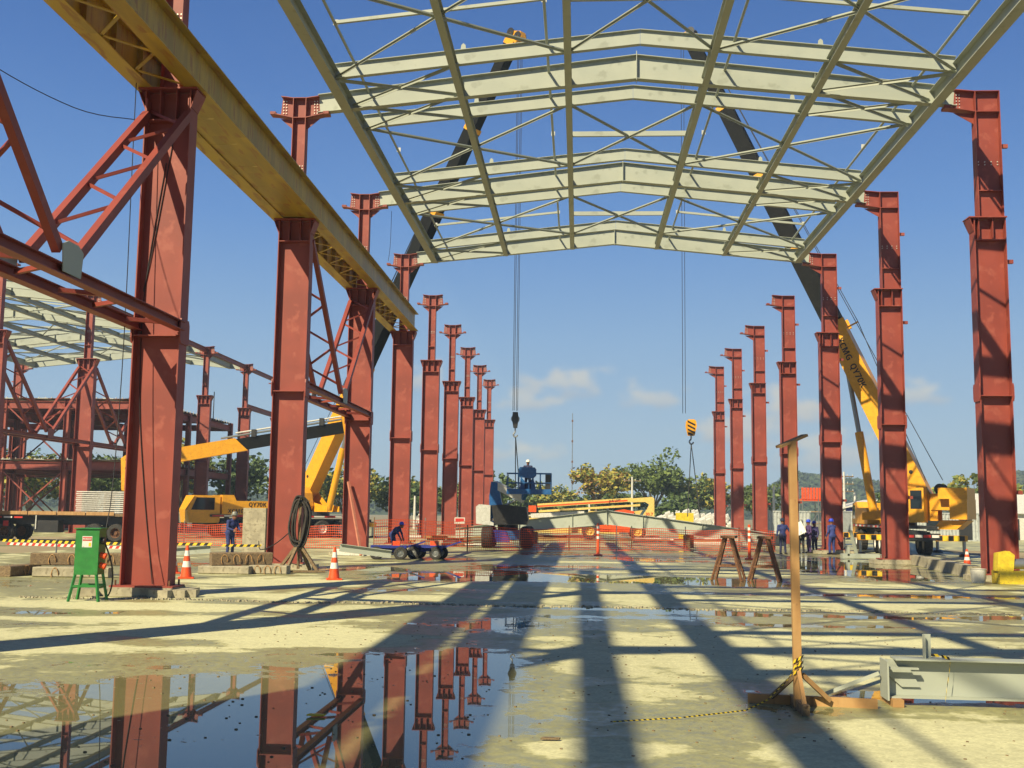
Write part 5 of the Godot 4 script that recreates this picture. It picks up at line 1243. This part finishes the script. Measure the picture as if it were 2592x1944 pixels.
func hand(g: G, wrist: Vector3, dir: Vector3, palm_n: Vector3, c: Color) -> void:
	var s := dir.cross(palm_n).normalized()
	var n0 := g.v.size()
	g.cell(wrist + dir * 0.05, s * 0.038, palm_n * 0.014, dir * 0.05)
	for k in 4:
		var o := wrist + dir * 0.095 + s * (0.03 - 0.02 * k)
		var ln: float = [0.06, 0.07, 0.065, 0.05][k]
		var m := o + dir * ln * 0.5 + palm_n * 0.006
		g.tube(o, m, 0.0095, 0.009, 6); g.tube(m, m + dir * ln * 0.4 + palm_n * 0.022, 0.009, 0.0075, 6)
	var th := wrist + dir * 0.03 + s * 0.036
	g.tube(th, th + dir * 0.03 + s * 0.022 + palm_n * 0.01, 0.011, 0.01, 6); g.tube(th + dir * 0.03 + s * 0.022 + palm_n * 0.01, th + dir * 0.06 + s * 0.028 + palm_n * 0.02, 0.01, 0.008, 6)
	for k in g.v.size() - n0: g.c.append(c)

# joints of a standing worker; pose keys replace them
func worker(label: String, at: Vector3, turn: float, height: float, pose: Dictionary, helmet: Material, top: Color, legs: Color) -> void:
	var s := height / 1.78
	var J := {"hip": Vector3(0, 0.94, 0), "chest": Vector3(0, 1.28, 0), "neck": Vector3(0, 1.47, 0.0), "head": Vector3(0, 1.63, 0.02),
		"ls": Vector3(0.19, 1.42, 0), "le": Vector3(0.26, 1.14, -0.02), "lw": Vector3(0.27, 0.89, 0.06), "rs": Vector3(-0.19, 1.42, 0), "re": Vector3(-0.26, 1.14, -0.02), "rw": Vector3(-0.27, 0.89, 0.06),
		"lk": Vector3(0.11, 0.5, 0.02), "la": Vector3(0.12, 0.09, -0.02), "rk": Vector3(-0.11, 0.5, 0.02), "ra": Vector3(-0.12, 0.09, -0.02)}
	for k in pose: J[k] = pose[k]
	var skin: Color = c8(132, 88, 64).srgb_to_linear(); var boot := Color(0.02, 0.018, 0.016)
	var right: Vector3 = (J.ls - J.rs).normalized()
	var fwd: Vector3 = right.cross(Vector3.UP).normalized()
	var bones := [[J.hip + right * 0.07, J.hip - right * 0.07, 0.135, 0.135, legs], [J.hip, J.chest, 0.14, 0.155, top], [J.chest + right * 0.08, J.chest - right * 0.08, 0.13, 0.13, top], [J.chest, J.neck, 0.13, 0.07, top],
		[J.neck, J.head - Vector3(0, 0.05, 0), 0.055, 0.06, skin], [J.head, J.head + Vector3(0, 0.06, -0.01), 0.088, 0.092, skin], [J.head + fwd * 0.04 + Vector3(0, -0.06, 0), J.head + fwd * 0.05, 0.055, 0.065, skin], [J.head + fwd * 0.1 + Vector3(0, -0.01, 0), J.head + fwd * 0.09 + Vector3(0, 0.03, 0), 0.018, 0.012, skin],
		[J.ls, J.le, 0.07, 0.052, top], [J.le, J.lw, 0.05, 0.038, top], [J.rs, J.re, 0.07, 0.052, top], [J.re, J.rw, 0.05, 0.038, top], [J.ls, J.rs, 0.075, 0.075, top],
		[J.hip + right * 0.09, J.lk, 0.105, 0.07, legs], [J.lk, J.la, 0.068, 0.055, legs], [J.hip - right * 0.09, J.rk, 0.105, 0.07, legs], [J.rk, J.ra, 0.068, 0.055, legs],
		[J.la + Vector3(0, -0.04, -0.04), J.la + fwd * 0.17 + Vector3(0, -0.045, 0), 0.05, 0.042, boot], [J.ra + Vector3(0, -0.04, -0.04), J.ra + fwd * 0.17 + Vector3(0, -0.045, 0), 0.05, 0.042, boot]]
	var g := figure(bones, 0.03)
	for e in [["lw", "le", 1.0], ["rw", "re", -1.0]]:
		var d: Vector3 = (J[e[0]] - J[e[1]]).normalized()
		var pn: Vector3 = (d.cross(Vector3.UP if absf(d.y) < 0.8 else fwd)).normalized() * -e[2]
		hand(g, J[e[0]], d, pn, skin)
	var t := thing("person", label, "person", at, turn)
	var m: StandardMaterial3D = M.cloth
	var b := part(t, "body", g, m); b.scale = Vector3.ONE * s
	var hp: Vector3 = J.head
	var h := G.new()
	h.lathe(PackedVector2Array([Vector2(0.0, 0.13), Vector2(0.05, 0.125), Vector2(0.09, 0.1), Vector2(0.115, 0.05), Vector2(0.12, 0.0), Vector2(0.15, -0.012), Vector2(0.15, -0.02), Vector2(0.115, -0.02)]), hp + Vector3(0, 0.075, 0), Vector3.UP, 18)
	h.prism(PackedVector2Array([Vector2(-0.1, 0.1), Vector2(0.1, 0.1), Vector2(0.06, 0.2), Vector2(-0.06, 0.2)]), hp + Vector3(0, 0.062, 0), right, fwd, 0.012)
	var hm := part(t, "helmet", h, helmet); hm.scale = Vector3.ONE * s
	var ey := G.new()
	for e: float in [-1.0, 1.0]:
		ey.lathe(PackedVector2Array([Vector2(0, 0.02), Vector2(0.012, 0.012), Vector2(0.016, 0), Vector2(0.012, -0.012), Vector2(0, -0.02)]), hp + fwd * 0.098 + right * e * 0.034 + Vector3(0, 0.025, 0), Vector3.UP, 8)
	part(t, "eyes", ey, M.tape_k).scale = Vector3.ONE * s

func people() -> void:
	M.cloth = flat(Color.WHITE, 0.85); M.cloth.vertex_color_use_as_albedo = true
	var navy := Color(0.022, 0.032, 0.13); var dark := Color(0.02, 0.024, 0.07); var cream := Color(0.5, 0.46, 0.36); var purple := Color(0.06, 0.035, 0.11)
	var hb := flat(c8(36, 66, 190), 0.3); var hg := flat(c8(120, 122, 112), 0.3); var hw := flat(c8(214, 212, 200), 0.3); var cap := flat(c8(26, 34, 60), 0.8)
	worker("worker in navy overalls and dark cap standing by the trestles, one arm out", Vector3(8.85, 0, -33.9), 0.2, 1.86, {"lw": Vector3(0.42, 1.0, 0.12), "le": Vector3(0.36, 1.2, 0.0), "rw": Vector3(-0.3, 0.9, 0.0), "la": Vector3(0.15, 0.09, 0), "ra": Vector3(-0.13, 0.09, 0.03)}, cap, navy, dark)
	worker("worker in a pale shirt and dark trousers holding a sheet behind the timber post", Vector3(10.2, 0, -35.8), -0.6, 1.78, {"lw": Vector3(0.2, 1.15, 0.3), "le": Vector3(0.27, 1.15, 0.05), "rw": Vector3(-0.16, 1.15, 0.3), "re": Vector3(-0.27, 1.15, 0.05)}, hg, cream, Color(0.02, 0.02, 0.02))
	var sh := G.new(); sh.box(Vector3.ZERO, Vector3(0.5, 0.7, 0.01))
	var sheet := single("drawing_sheet", "white drawing sheet held by the worker in the pale shirt", "sheet", sh, M.white); sheet.position = Vector3(10.05, 1.35, -35.48); sheet.rotation = Vector3(-0.3, -0.5, 0.5)
	worker("worker in purple-stained overalls and blue helmet looking at the sheet", Vector3(10.7, 0, -36.2), -1.3, 1.8, {"lw": Vector3(0.15, 0.95, 0.22), "rw": Vector3(-0.12, 0.95, 0.22), "le": Vector3(0.27, 1.13, 0.02)}, hb, purple, purple)
	worker("worker in navy overalls and blue helmet between the column and the purple overalls", Vector3(11.15, 0, -36.9), -0.9, 1.72, {"rw": Vector3(-0.2, 0.95, 0.18)}, hb, purple.lerp(navy, 0.5), dark)
	worker("worker in bright navy overalls and blue helmet leaning a hand on the column", Vector3(11.6, 0, -34.7), -2.6, 1.86, {"rw": Vector3(-0.3, 1.66, 0.45), "re": Vector3(-0.32, 1.42, 0.22), "lw": Vector3(0.28, 0.92, 0.1), "hip": Vector3(0, 0.95, -0.03), "lk": Vector3(0.12, 0.5, 0.05), "la": Vector3(0.14, 0.09, 0.02)}, hb, navy * 1.5, navy * 1.4)
	worker("worker in navy overalls and grey helmet bending at the standing concrete block", Vector3(-16.75, 0, -20.9), 0.9, 1.9, {"hip": Vector3(0, 0.94, -0.05), "chest": Vector3(0, 1.26, 0.06), "neck": Vector3(0, 1.45, 0.13), "head": Vector3(0, 1.58, 0.22), "ls": Vector3(0.19, 1.38, 0.1), "rs": Vector3(-0.19, 1.38, 0.1), "lw": Vector3(0.16, 1.05, 0.42), "le": Vector3(0.26, 1.12, 0.16), "rw": Vector3(-0.16, 1.05, 0.42), "re": Vector3(-0.26, 1.12, 0.16)}, hg, navy, navy)
	worker("worker in navy overalls stooping behind the column with the leaning pole", Vector3(-10.75, 0, -27.0), 1.3, 1.72, {"hip": Vector3(0, 0.92, -0.1), "chest": Vector3(0, 1.15, 0.14), "neck": Vector3(0, 1.28, 0.28), "head": Vector3(0, 1.36, 0.4), "ls": Vector3(0.19, 1.22, 0.2), "rs": Vector3(-0.19, 1.22, 0.2), "le": Vector3(0.22, 0.98, 0.32), "re": Vector3(-0.22, 0.98, 0.32), "lw": Vector3(0.15, 0.75, 0.42), "rw": Vector3(-0.15, 0.75, 0.42)}, hb, navy, navy)
	worker("worker in white shirt and helmet beyond the net fence, facing the cranes", Vector3(-14.6, 0, -62.0), 0.4, 1.75, {}, hw, Color(0.62, 0.6, 0.55), Color(0.5, 0.48, 0.42))
	worker("worker in white shirt and helmet beyond the net fence, arm raised", Vector3(-13.7, 0, -63.0), -0.4, 1.8, {"lw": Vector3(0.3, 1.75, 0.1), "le": Vector3(0.34, 1.5, 0.02)}, hw, Color(0.62, 0.6, 0.55), Color(0.1, 0.1, 0.12))
	worker("worker in dark overalls and white helmet standing in the blue lift's basket", Vector3(-4.8, 3.17, -36.15), 0.1, 1.75, {"lw": Vector3(0.15, 1.12, 0.34), "le": Vector3(0.27, 1.13, 0.12), "rw": Vector3(-0.15, 1.12, 0.34), "re": Vector3(-0.27, 1.13, 0.12)}, hw, dark, dark)

# a tree: tapered trunk with limbs, and leaf clumps of many small faces gathered round the limb ends
func tree(called: String, label: String, group: String, at: Vector3, h: float, w: float, mats: Array, seed_: int, leaves := 2200, bare := 0.25, leaf := 0.34) -> void:
	var r := RandomNumberGenerator.new(); r.seed = seed_
	var t := thing(called, label, "tree", at, 0, group)
	var g := G.new()
	var fork := Vector3(r.randf_range(-0.2, 0.2), h * bare, r.randf_range(-0.2, 0.2))
	g.tube(Vector3(0, -0.1, 0), fork, h * 0.035, h * 0.022, 8)
	var ends := []
	var n := 9
	for k in n:
		var a := TAU * k / n + r.randf_range(-0.3, 0.3)
		var up := r.randf_range(0.35, 1.0)
		var e := Vector3(cos(a) * w * 0.5 * sqrt(1.0 - up * up * 0.75) * r.randf_range(0.7, 1.0), lerpf(h * (bare + 0.18), h * 0.92, up), sin(a) * w * 0.5 * sqrt(1.0 - up * up * 0.75) * r.randf_range(0.7, 1.0))
		var m := fork.lerp(e, 0.5) + Vector3(0, h * 0.05, 0)
		g.tube(fork, m, h * 0.014, h * 0.009, 6); g.tube(m, e, h * 0.009, h * 0.003, 5)
		ends.append(e)
		for j in 2:
			var e2 := m + Vector3(r.randf_range(-1, 1) * w * 0.22, r.randf_range(0.0, 0.2) * h, r.randf_range(-1, 1) * w * 0.22)
			g.tube(m, e2, h * 0.006, h * 0.002, 4); ends.append(e2)
	part(t, "trunk", g, M.bark)
	var cl := []
	for e: Vector3 in ends:
		for j in 3:
			cl.append([e + Vector3(r.randfn(0, 0.09) * w, r.randfn(0, 0.05) * h, r.randfn(0, 0.09) * w), r.randf_range(0.07, 0.15) * w])
	var crowns := []
	for m in mats: crowns.append(G.new())
	for k in leaves:
		var c = cl[r.randi() % cl.size()]
		var d: Vector3 = Vector3(r.randfn(), r.randfn() * 0.7, r.randfn()).normalized() * pow(r.randf(), 0.45) * c[1]
		var p: Vector3 = c[0] + d
		p.y = maxf(p.y, h * bare * 0.7)
		var x := Vector3(r.randfn(), r.randfn() * 0.6, r.randfn()).normalized()
		var y := x.cross(Vector3(r.randfn(), r.randfn(), r.randfn())).normalized()
		var s := leaf * r.randf_range(0.6, 1.3)
		var q: G = crowns[(r.randi() % 3 + int(c[1] * 100)) % mats.size()]
		x *= s; y *= s * 0.55
		q.t(p - x, p + y, p + x); q.t(p - x, p + x, p - y)
	for k in mats.size(): stuff(part(t, "crown", crowns[k], mats[k]))

func leafmat(c: Color, s: int) -> StandardMaterial3D:
	var m := paint(tex(c, c.darkened(0.18), c.lightened(0.12), s, 0.03, 0.3, 64), 0.7, 0.0, 0.3)
	m.backlight_enabled = true; m.backlight = c * 0.6
	return m

func pole(label: String, at: Vector3, h: float, arms: int) -> void:
	var t := thing("utility_pole", label, "utility pole", at, 0.2, "concrete utility poles")
	var g := G.new(); g.tube(Vector3.ZERO, Vector3(0, h, 0), 0.17, 0.11, 10); part(t, "shaft", g, M.white)
	for k in arms:
		pbar(t, "cross_arm", M.oldwood, Vector3(-1.1, h - 0.5 - 0.8 * k, 0), Vector3(1.1, h - 0.5 - 0.8 * k, 0), 0.1, 0.12)
		for x: float in [-1.0, -0.4, 0.4, 1.0]: ptube(t, "insulator", M.white, Vector3(x, h - 0.44 - 0.8 * k, 0), Vector3(x, h - 0.24 - 0.8 * k, 0), 0.05, 0.03, 8)

func container(label: String, at: Vector3, size: Vector3, turn: float, openings: Array) -> void:
	var t := thing("container", label, "container", at, turn, "site containers")
	var g := G.new(); var w := size.x / 2; var d := size.z / 2
	var pts := PackedVector2Array(); var n := int(size.x / 0.28)
	for k in n:
		var x := -w + size.x * k / n; var st := size.x / n
		pts.append_array([Vector2(x, d - 0.05), Vector2(x + st * 0.25, d), Vector2(x + st * 0.6, d), Vector2(x + st * 0.85, d - 0.05)])
	pts.append_array([Vector2(w, d - 0.05), Vector2(w, -d), Vector2(-w, -d)])
	g.prism(pts, Vector3(0, size.y / 2, 0), Vector3.RIGHT, Vector3.BACK, size.y - 0.16)
	part(t, "wall", g, M.container)
	for y: float in [0.05, size.y - 0.05]: pbox(t, "rail", M.container, Vector3(0, y, 0), Vector3(size.x + 0.06, 0.12, size.z + 0.06))
	for o in openings: pbox(t, o[0], M.black if o[0] == "door" else M.glass, Vector3(o[1], o[2], d + 0.01), Vector3(o[3], o[4], 0.05))

func hill(called: String, pts: Array, z0: float, depth: float, m: Material, seed_: int) -> void:
	# a ridge: heights along x at distance z0, falling away to the front
	var f := FastNoiseLite.new(); f.seed = seed_; f.frequency = 0.03
	var g := G.new()
	var n := 160; var rows := 14
	var x0: float = pts[0][0]; var x1: float = pts[-1][0]
	var top := func(x: float) -> float:
		for k in pts.size() - 1:
			if x <= pts[k + 1][0]: return lerpf(pts[k][1], pts[k + 1][1], smoothstep(0, 1, (x - pts[k][0]) / (pts[k + 1][0] - pts[k][0])))
		return pts[-1][1]
	var grid := []
	for j in rows + 1:
		var row := []
		for i in n + 1:
			var x := lerpf(x0, x1, float(i) / n); var u := float(j) / rows
			var hh: float = top.call(x) * sin(minf(u * 1.25, 1.0) * PI / 2) * (1.0 if u < 0.8 else 1.0 - (u - 0.8) * 1.2)
			row.append(Vector3(x, hh + f.get_noise_2d(x, u * depth) * hh * 0.16 - 0.5, z0 - u * depth))
		grid.append(row)
	for j in rows:
		for i in n: g.q(grid[j + 1][i], grid[j + 1][i + 1], grid[j][i + 1], grid[j][i])
	struct(called, g, m)
	# tree cover that breaks the smooth outline
	var r := RandomNumberGenerator.new(); r.seed = seed_
	var c := G.new()
	for k in 9000:
		var i := r.randi() % n; var j := 2 + r.randi() % (rows - 2)
		var p: Vector3 = grid[j][i].lerp(grid[j][i + 1], r.randf()).lerp(grid[j - 1][i], r.randf())
		var s := r.randf_range(1.0, 3.2) * depth / 160.0
		for e in 3:
			var a := Vector3(r.randfn(), r.randf() * 0.9, r.randfn()).normalized() * s; var b := Vector3(r.randfn(), r.randf(), r.randfn()).normalized() * s
			c.t(p + Vector3(0, s * 0.2, 0), p + a + Vector3(0, s * 0.5, 0), p + b + Vector3(0, s * 0.4, 0))
	var o := part(self, "hill_forest", c, m); o.set_meta("kind", "stuff"); o.set_meta("label", "dark forest covering the hill"); o.set_meta("category", "forest")

func background() -> void:
	M.bark = paint(tex(c8(112, 100, 82), c8(86, 76, 62), c8(140, 130, 110), 50, 0.04, 0.3, 64), 0.95, 0.0, 0.5)
	var lg := leafmat(c8(104, 120, 56), 51); var dg := leafmat(c8(72, 92, 42), 52); var yg := leafmat(c8(172, 160, 62), 53); var og := leafmat(c8(148, 112, 56), 54); var mg := leafmat(c8(88, 108, 56), 55)
	var gn := "trees beyond the yard"
	tree("tree", "airy tree with yellowing leaves beside the thin mast", gn, Vector3(0.6, 0, -125), 9.3, 8.4, [yg, lg, yg, og], 101, 2600, 0.35, 0.3)
	tree("tree", "broad round green tree past the pole with one cross arm", gn, Vector3(8.4, 0, -128), 9.6, 9.6, [lg, mg, lg], 102, 4200, 0.3, 0.32)
	tree("tree", "smaller green tree behind the striped hook's sling", gn, Vector3(14.6, 0, -132), 7.2, 7.0, [lg, mg, yg], 103, 2600, 0.2, 0.32)
	tree("tree", "leafy tree behind the last outer row column", gn, Vector3(18.4, 0, -135), 6.8, 6.0, [lg, yg, mg], 104, 2000, 0.2, 0.32)
	tree("tree", "low dark tree between the yellowing and the round tree", gn, Vector3(4.6, 0, -138), 6.0, 7.5, [dg, mg], 105, 2600, 0.15, 0.34)
	tree("tree", "low yellow-green tree under the blue lift's basket", gn, Vector3(-5.4, 0, -130), 5.9, 6.4, [yg, lg, lg], 106, 2200, 0.15, 0.32)
	tree("tree", "dark green tree between the far columns and the blue lift", gn, Vector3(-13.2, 0, -120), 7.8, 5.4, [dg, mg], 107, 2400, 0.15, 0.32)
	tree("tree", "low dark hedge tree behind the orange lift's boom", gn, Vector3(-1.5, 0, -142), 4.6, 9.0, [dg, mg], 108, 2200, 0.08, 0.36)
	tree("tree", "low dark hedge tree behind the blue lift", gn, Vector3(-9.0, 0, -140), 4.8, 9.0, [dg, mg], 109, 2200, 0.08, 0.36)
	tree("tree", "dark low tree under the round green tree", gn, Vector3(11.0, 0, -122), 4.8, 5.6, [dg, mg], 110, 1800, 0.08, 0.32)
	tree("tree", "tree crown showing between the far outer columns", gn, Vector3(23.0, 0, -128), 6.4, 7.0, [dg, lg], 111, 2000, 0.15, 0.34)
	var left := [[-19.0, -118.0, 5.4, 7.5], [-25.0, -112.0, 5.8, 8.0], [-30.0, -106.0, 7.4, 8.4], [-36.5, -112.0, 7.0, 8.4], [-43.0, -104.0, 8.4, 9.0], [-48.5, -100.0, 9.4, 9.2], [-54.0, -106.0, 8.8, 9.6], [-60.0, -104.0, 8.2, 9.0], [-66.0, -100.0, 8.4, 9.0], [-72.0, -106.0, 8.8, 9.6], [-16.0, -128.0, 6.2, 8.0], [-22.5, -126.0, 6.4, 9.0], [-40.0, -124.0, 7.6, 9.4]]
	var ln := ["behind the column where the yellow girder ends", "beside the lift ram of the crane behind the brace", "behind the crane's counterweight", "behind the cable stand column", "behind the level crane boom", "behind the deck frame's near corner", "behind the deck frame, second from its near corner", "behind the deck frame, third from its near corner", "behind the deck frame, fourth from its near corner", "behind the deck frame's outer end", "behind the bare headed middle columns", "behind the leaning pole", "behind the engine hood of the crane"]
	for k in left.size():
		tree("tree", "mixed green tree " + ln[k], gn, Vector3(left[k][0], 0, left[k][1]), left[k][2], left[k][3], [[lg, mg, dg], [mg, dg], [lg, dg, yg]][k % 3], 200 + k, 2400, 0.15, 0.34)
	tree("tree", "yellow flowering tree behind the crane's counterweight", "trees past the cranes", Vector3(38.0, 0, -88.0), 6.6, 7.5, [lg, yg, lg], 301, 3200, 0.15, 0.3)
	tree("tree", "yellow flowering tree beyond the container sign", "trees past the cranes", Vector3(44.0, 0, -90.0), 5.8, 7.5, [lg, yg, lg], 302, 3000, 0.15, 0.3)
	tree("tree", "green tree past the column with the yellow bracket", "trees past the cranes", Vector3(44.0, 0, -70.0), 5.6, 6.5, [lg, mg, yg], 303, 3000, 0.15, 0.28)
	tree("tree", "rounded green tree beside the dark roofed shed", "trees past the cranes", Vector3(31.8, 0, -92.0), 4.6, 6.5, [lg, mg], 304, 2600, 0.12, 0.28)
	var hm := paint(tex(c8(66, 80, 48), c8(54, 70, 44), c8(86, 92, 56), 61, 0.02, 0.3), 0.95, 0.0, 0.01)
	hill("hill", [[40, 1.0], [92, 12.0], [112, 22.0], [150, 20.0], [175, 10.0], [200, 12.0], [235, 26.0], [290, 38.0], [380, 40.0], [520, 30.0]], -470, 130, hm, 8)
	hill("low_hill", [[-420, 6.0], [-300, 12.0], [-200, 9.0], [-120, 7.0], [-60, 5.0], [0, 4.0], [60, 5.0], [120, 3.0]], -420, 120, hm, 9)
	# mast, poles
	var mt := thing("radio_mast", "very thin tall radio mast with guy collars rising beside the yellowing tree", "mast", Vector3(-3.3, 0, -200))
	ptube(mt, "shaft", M.steel, Vector3.ZERO, Vector3(0, 22.4, 0), 0.13, 0.08, 6)
	for k in 5: pbox(mt, "collar", M.rust, Vector3(0, 4.0 + 4.2 * k, 0), Vector3(0.34, 0.4, 0.34))
	pole("concrete pole with one cross arm beside the round green tree", Vector3(4.6, 0, -110), 6.5, 1)
	pole("plain concrete pole behind the container by the outer row", Vector3(19.1, 0, -95), 5.2, 0)
	pole("concrete pole with three cross arms past the workers", Vector3(26.6, 0, -95), 6.8, 3)
	pole("short concrete pole beside the dark roofed shed", Vector3(28.2, 0, -97), 4.6, 0)
	pole("short pale pole behind the yellowing tree's trunk", Vector3(-0.6, 0, -112), 3.4, 0)
	pole("short pale pole behind the crane's lift ram", Vector3(-19.5, 0, -92), 3.6, 0)
	# sheds, containers, wall
	container("grey corrugated container behind the outer row workers", Vector3(17.0, 0, -78.0), Vector3(4.4, 2.45, 2.4), 0.0, [])
	container("grey site office container with window and door behind the crane", Vector3(30.4, 0, -75.0), Vector3(6.2, 2.45, 2.4), 0.0, [["window", -1.2, 1.5, 1.1, 1.2], ["door", 1.6, 1.15, 1.1, 2.1]])
	container("narrow grey container end beside the crane's deck", Vector3(23.4, 0, -76.0), Vector3(2.4, 2.5, 4.0), 0.0, [["window", -0.5, 1.5, 0.6, 0.8]])
	var sn := thing("notice_board", "small pale notice board on a post before the site office", "sign", Vector3(34.4, 0, -73.0))
	pbox(sn, "post", M.white, Vector3(0, 0.8, 0), Vector3(0.14, 1.6, 0.08)); pbox(sn, "board", M.white, Vector3(0, 1.9, 0), Vector3(1.0, 0.7, 0.05)); pbox(sn, "blue_field", M.blue, Vector3(0.05, 1.98, 0.03), Vector3(0.4, 0.24, 0.01))
	var sd := thing("shed", "shed with a dark blue wall under a pale pitched roof", "shed", Vector3(29.6, 0, -98.0))
	pbox(sd, "wall", M.cartblue, Vector3(0, 1.5, 0), Vector3(6.0, 3.0, 6.0))
	pprism(sd, "roof", M.white, [Vector2(-3.6, 2.9), Vector2(0.6, 3.9), Vector2(3.4, 3.1), Vector2(3.4, 3.0), Vector2(0.6, 3.75), Vector2(-3.6, 2.75)], Vector3.ZERO, Vector3.RIGHT, Vector3.UP, 6.6)
	var rf := thing("shed", "low shed with a weathered pale roof beyond the site office", "shed", Vector3(38.5, 0, -84.0))
	pbox(rf, "wall", M.white, Vector3(0, 1.3, 0), Vector3(6.0, 2.6, 4.0))
	pprism(rf, "roof", M.pale, [Vector2(-2.4, 2.5), Vector2(0, 4.4), Vector2(2.4, 2.5), Vector2(2.2, 2.4), Vector2(0, 4.2), Vector2(-2.2, 2.4)], Vector3.ZERO, Vector3.BACK, Vector3.UP, 6.6)
	pbox(rf, "doorway", M.black, Vector3(0.6, 1.0, 2.01), Vector3(1.4, 2.0, 0.04))
	var bw := thing("low_building", "low cream building with a dark barred window behind the rafter", "building", Vector3(-3.4, 0, -88.0))
	pbox(bw, "wall", M.cream, Vector3(0, 0.8, 0), Vector3(11.0, 1.7, 3.0))
	pbox(bw, "roof", M.white, Vector3(0, 1.7, 0), Vector3(11.4, 0.1, 3.4))
	var wn := pbox(bw, "window", M.rust, Vector3(1.6, 0.9, 1.51), Vector3(1.5, 0.9, 0.05))
	for k in 7: pbox(wn, "bar", M.black, Vector3(-0.6 + 0.2 * k, 0, 0.04), Vector3(0.04, 0.86, 0.03))
	# pile of pale rubble
	rng.seed = 77
	var rb := G.new()
	for k in 900:
		var x := rng.randf_range(-5.5, 5.5); var z := rng.randf_range(-1.5, 1.5)
		var hh := 2.5 * (1.0 - pow(absf(x) / 6.0, 3.0)) * (1.0 - absf(z) / 3.0) * rng.randf()
		var s := rng.randf_range(0.1, 0.32)
		rb.cell(Vector3(x, hh, z), Vector3(s, s * 0.4, 0), Vector3(-s * 0.4, s, s * 0.3), Vector3(0, -s * 0.3, s))
	var ro := part(self, "rubble_heap", rb, M.white); ro.position = Vector3(12.5, 0, -112); ro.set_meta("kind", "stuff"); ro.set_meta("label", "heap of pale rubble under the striped hook"); ro.set_meta("category", "rubble")
	var yb := thing("lifting_beam", "small yellow box beam hanging under the striped hook's sling", "lifting beam", Vector3(6.0, 1.45, -58.0))
	pbox(yb, "beam", M.bright, Vector3(0, 0.3, 0), Vector3(1.3, 0.75, 0.5)); pbox(yb, "foot", M.bright, Vector3(0, -0.75, 0), Vector3(0.9, 1.4, 0.4))
	# scaffold with orange guard boards
	var sc := thing("scaffold", "scaffold tower with orange guard net behind the workers", "scaffold", Vector3(22.6, 0, -90.0))
	for x: float in [-1.6, 0.0, 1.6]:
		for z: float in [-0.8, 0.8]: ptube(sc, "standard", M.steel, Vector3(x, 0, z), Vector3(x, 5.0, z), 0.05, 0.05, 6)
	for y: float in [1.2, 2.4, 3.5]:
		for z: float in [-0.8, 0.8]: ptube(sc, "ledger", M.steel, Vector3(-1.7, y, z), Vector3(1.7, y, z), 0.045, 0.045, 6)
		pbox(sc, "platform", M.wood, Vector3(0, y + 0.07, 0), Vector3(3.4, 0.06, 1.4))
	for k in 2: pbar(sc, "brace", M.steel, Vector3(-1.6 + 1.6 * k, 0.2, 0.86), Vector3(1.6 * k, 2.4, 0.86), 0.05, 0.05)
	for k in 12: pbox(sc, "guard_board", M.orange, Vector3(-1.6 + 0.29 * k, 4.3, 0.88), Vector3(0.22, 1.2, 0.03))
	for z: float in [-0.8, 0.8]: pbox(sc, "toe_board", M.orange, Vector3(0, 3.66, z), Vector3(3.4, 0.22, 0.03))
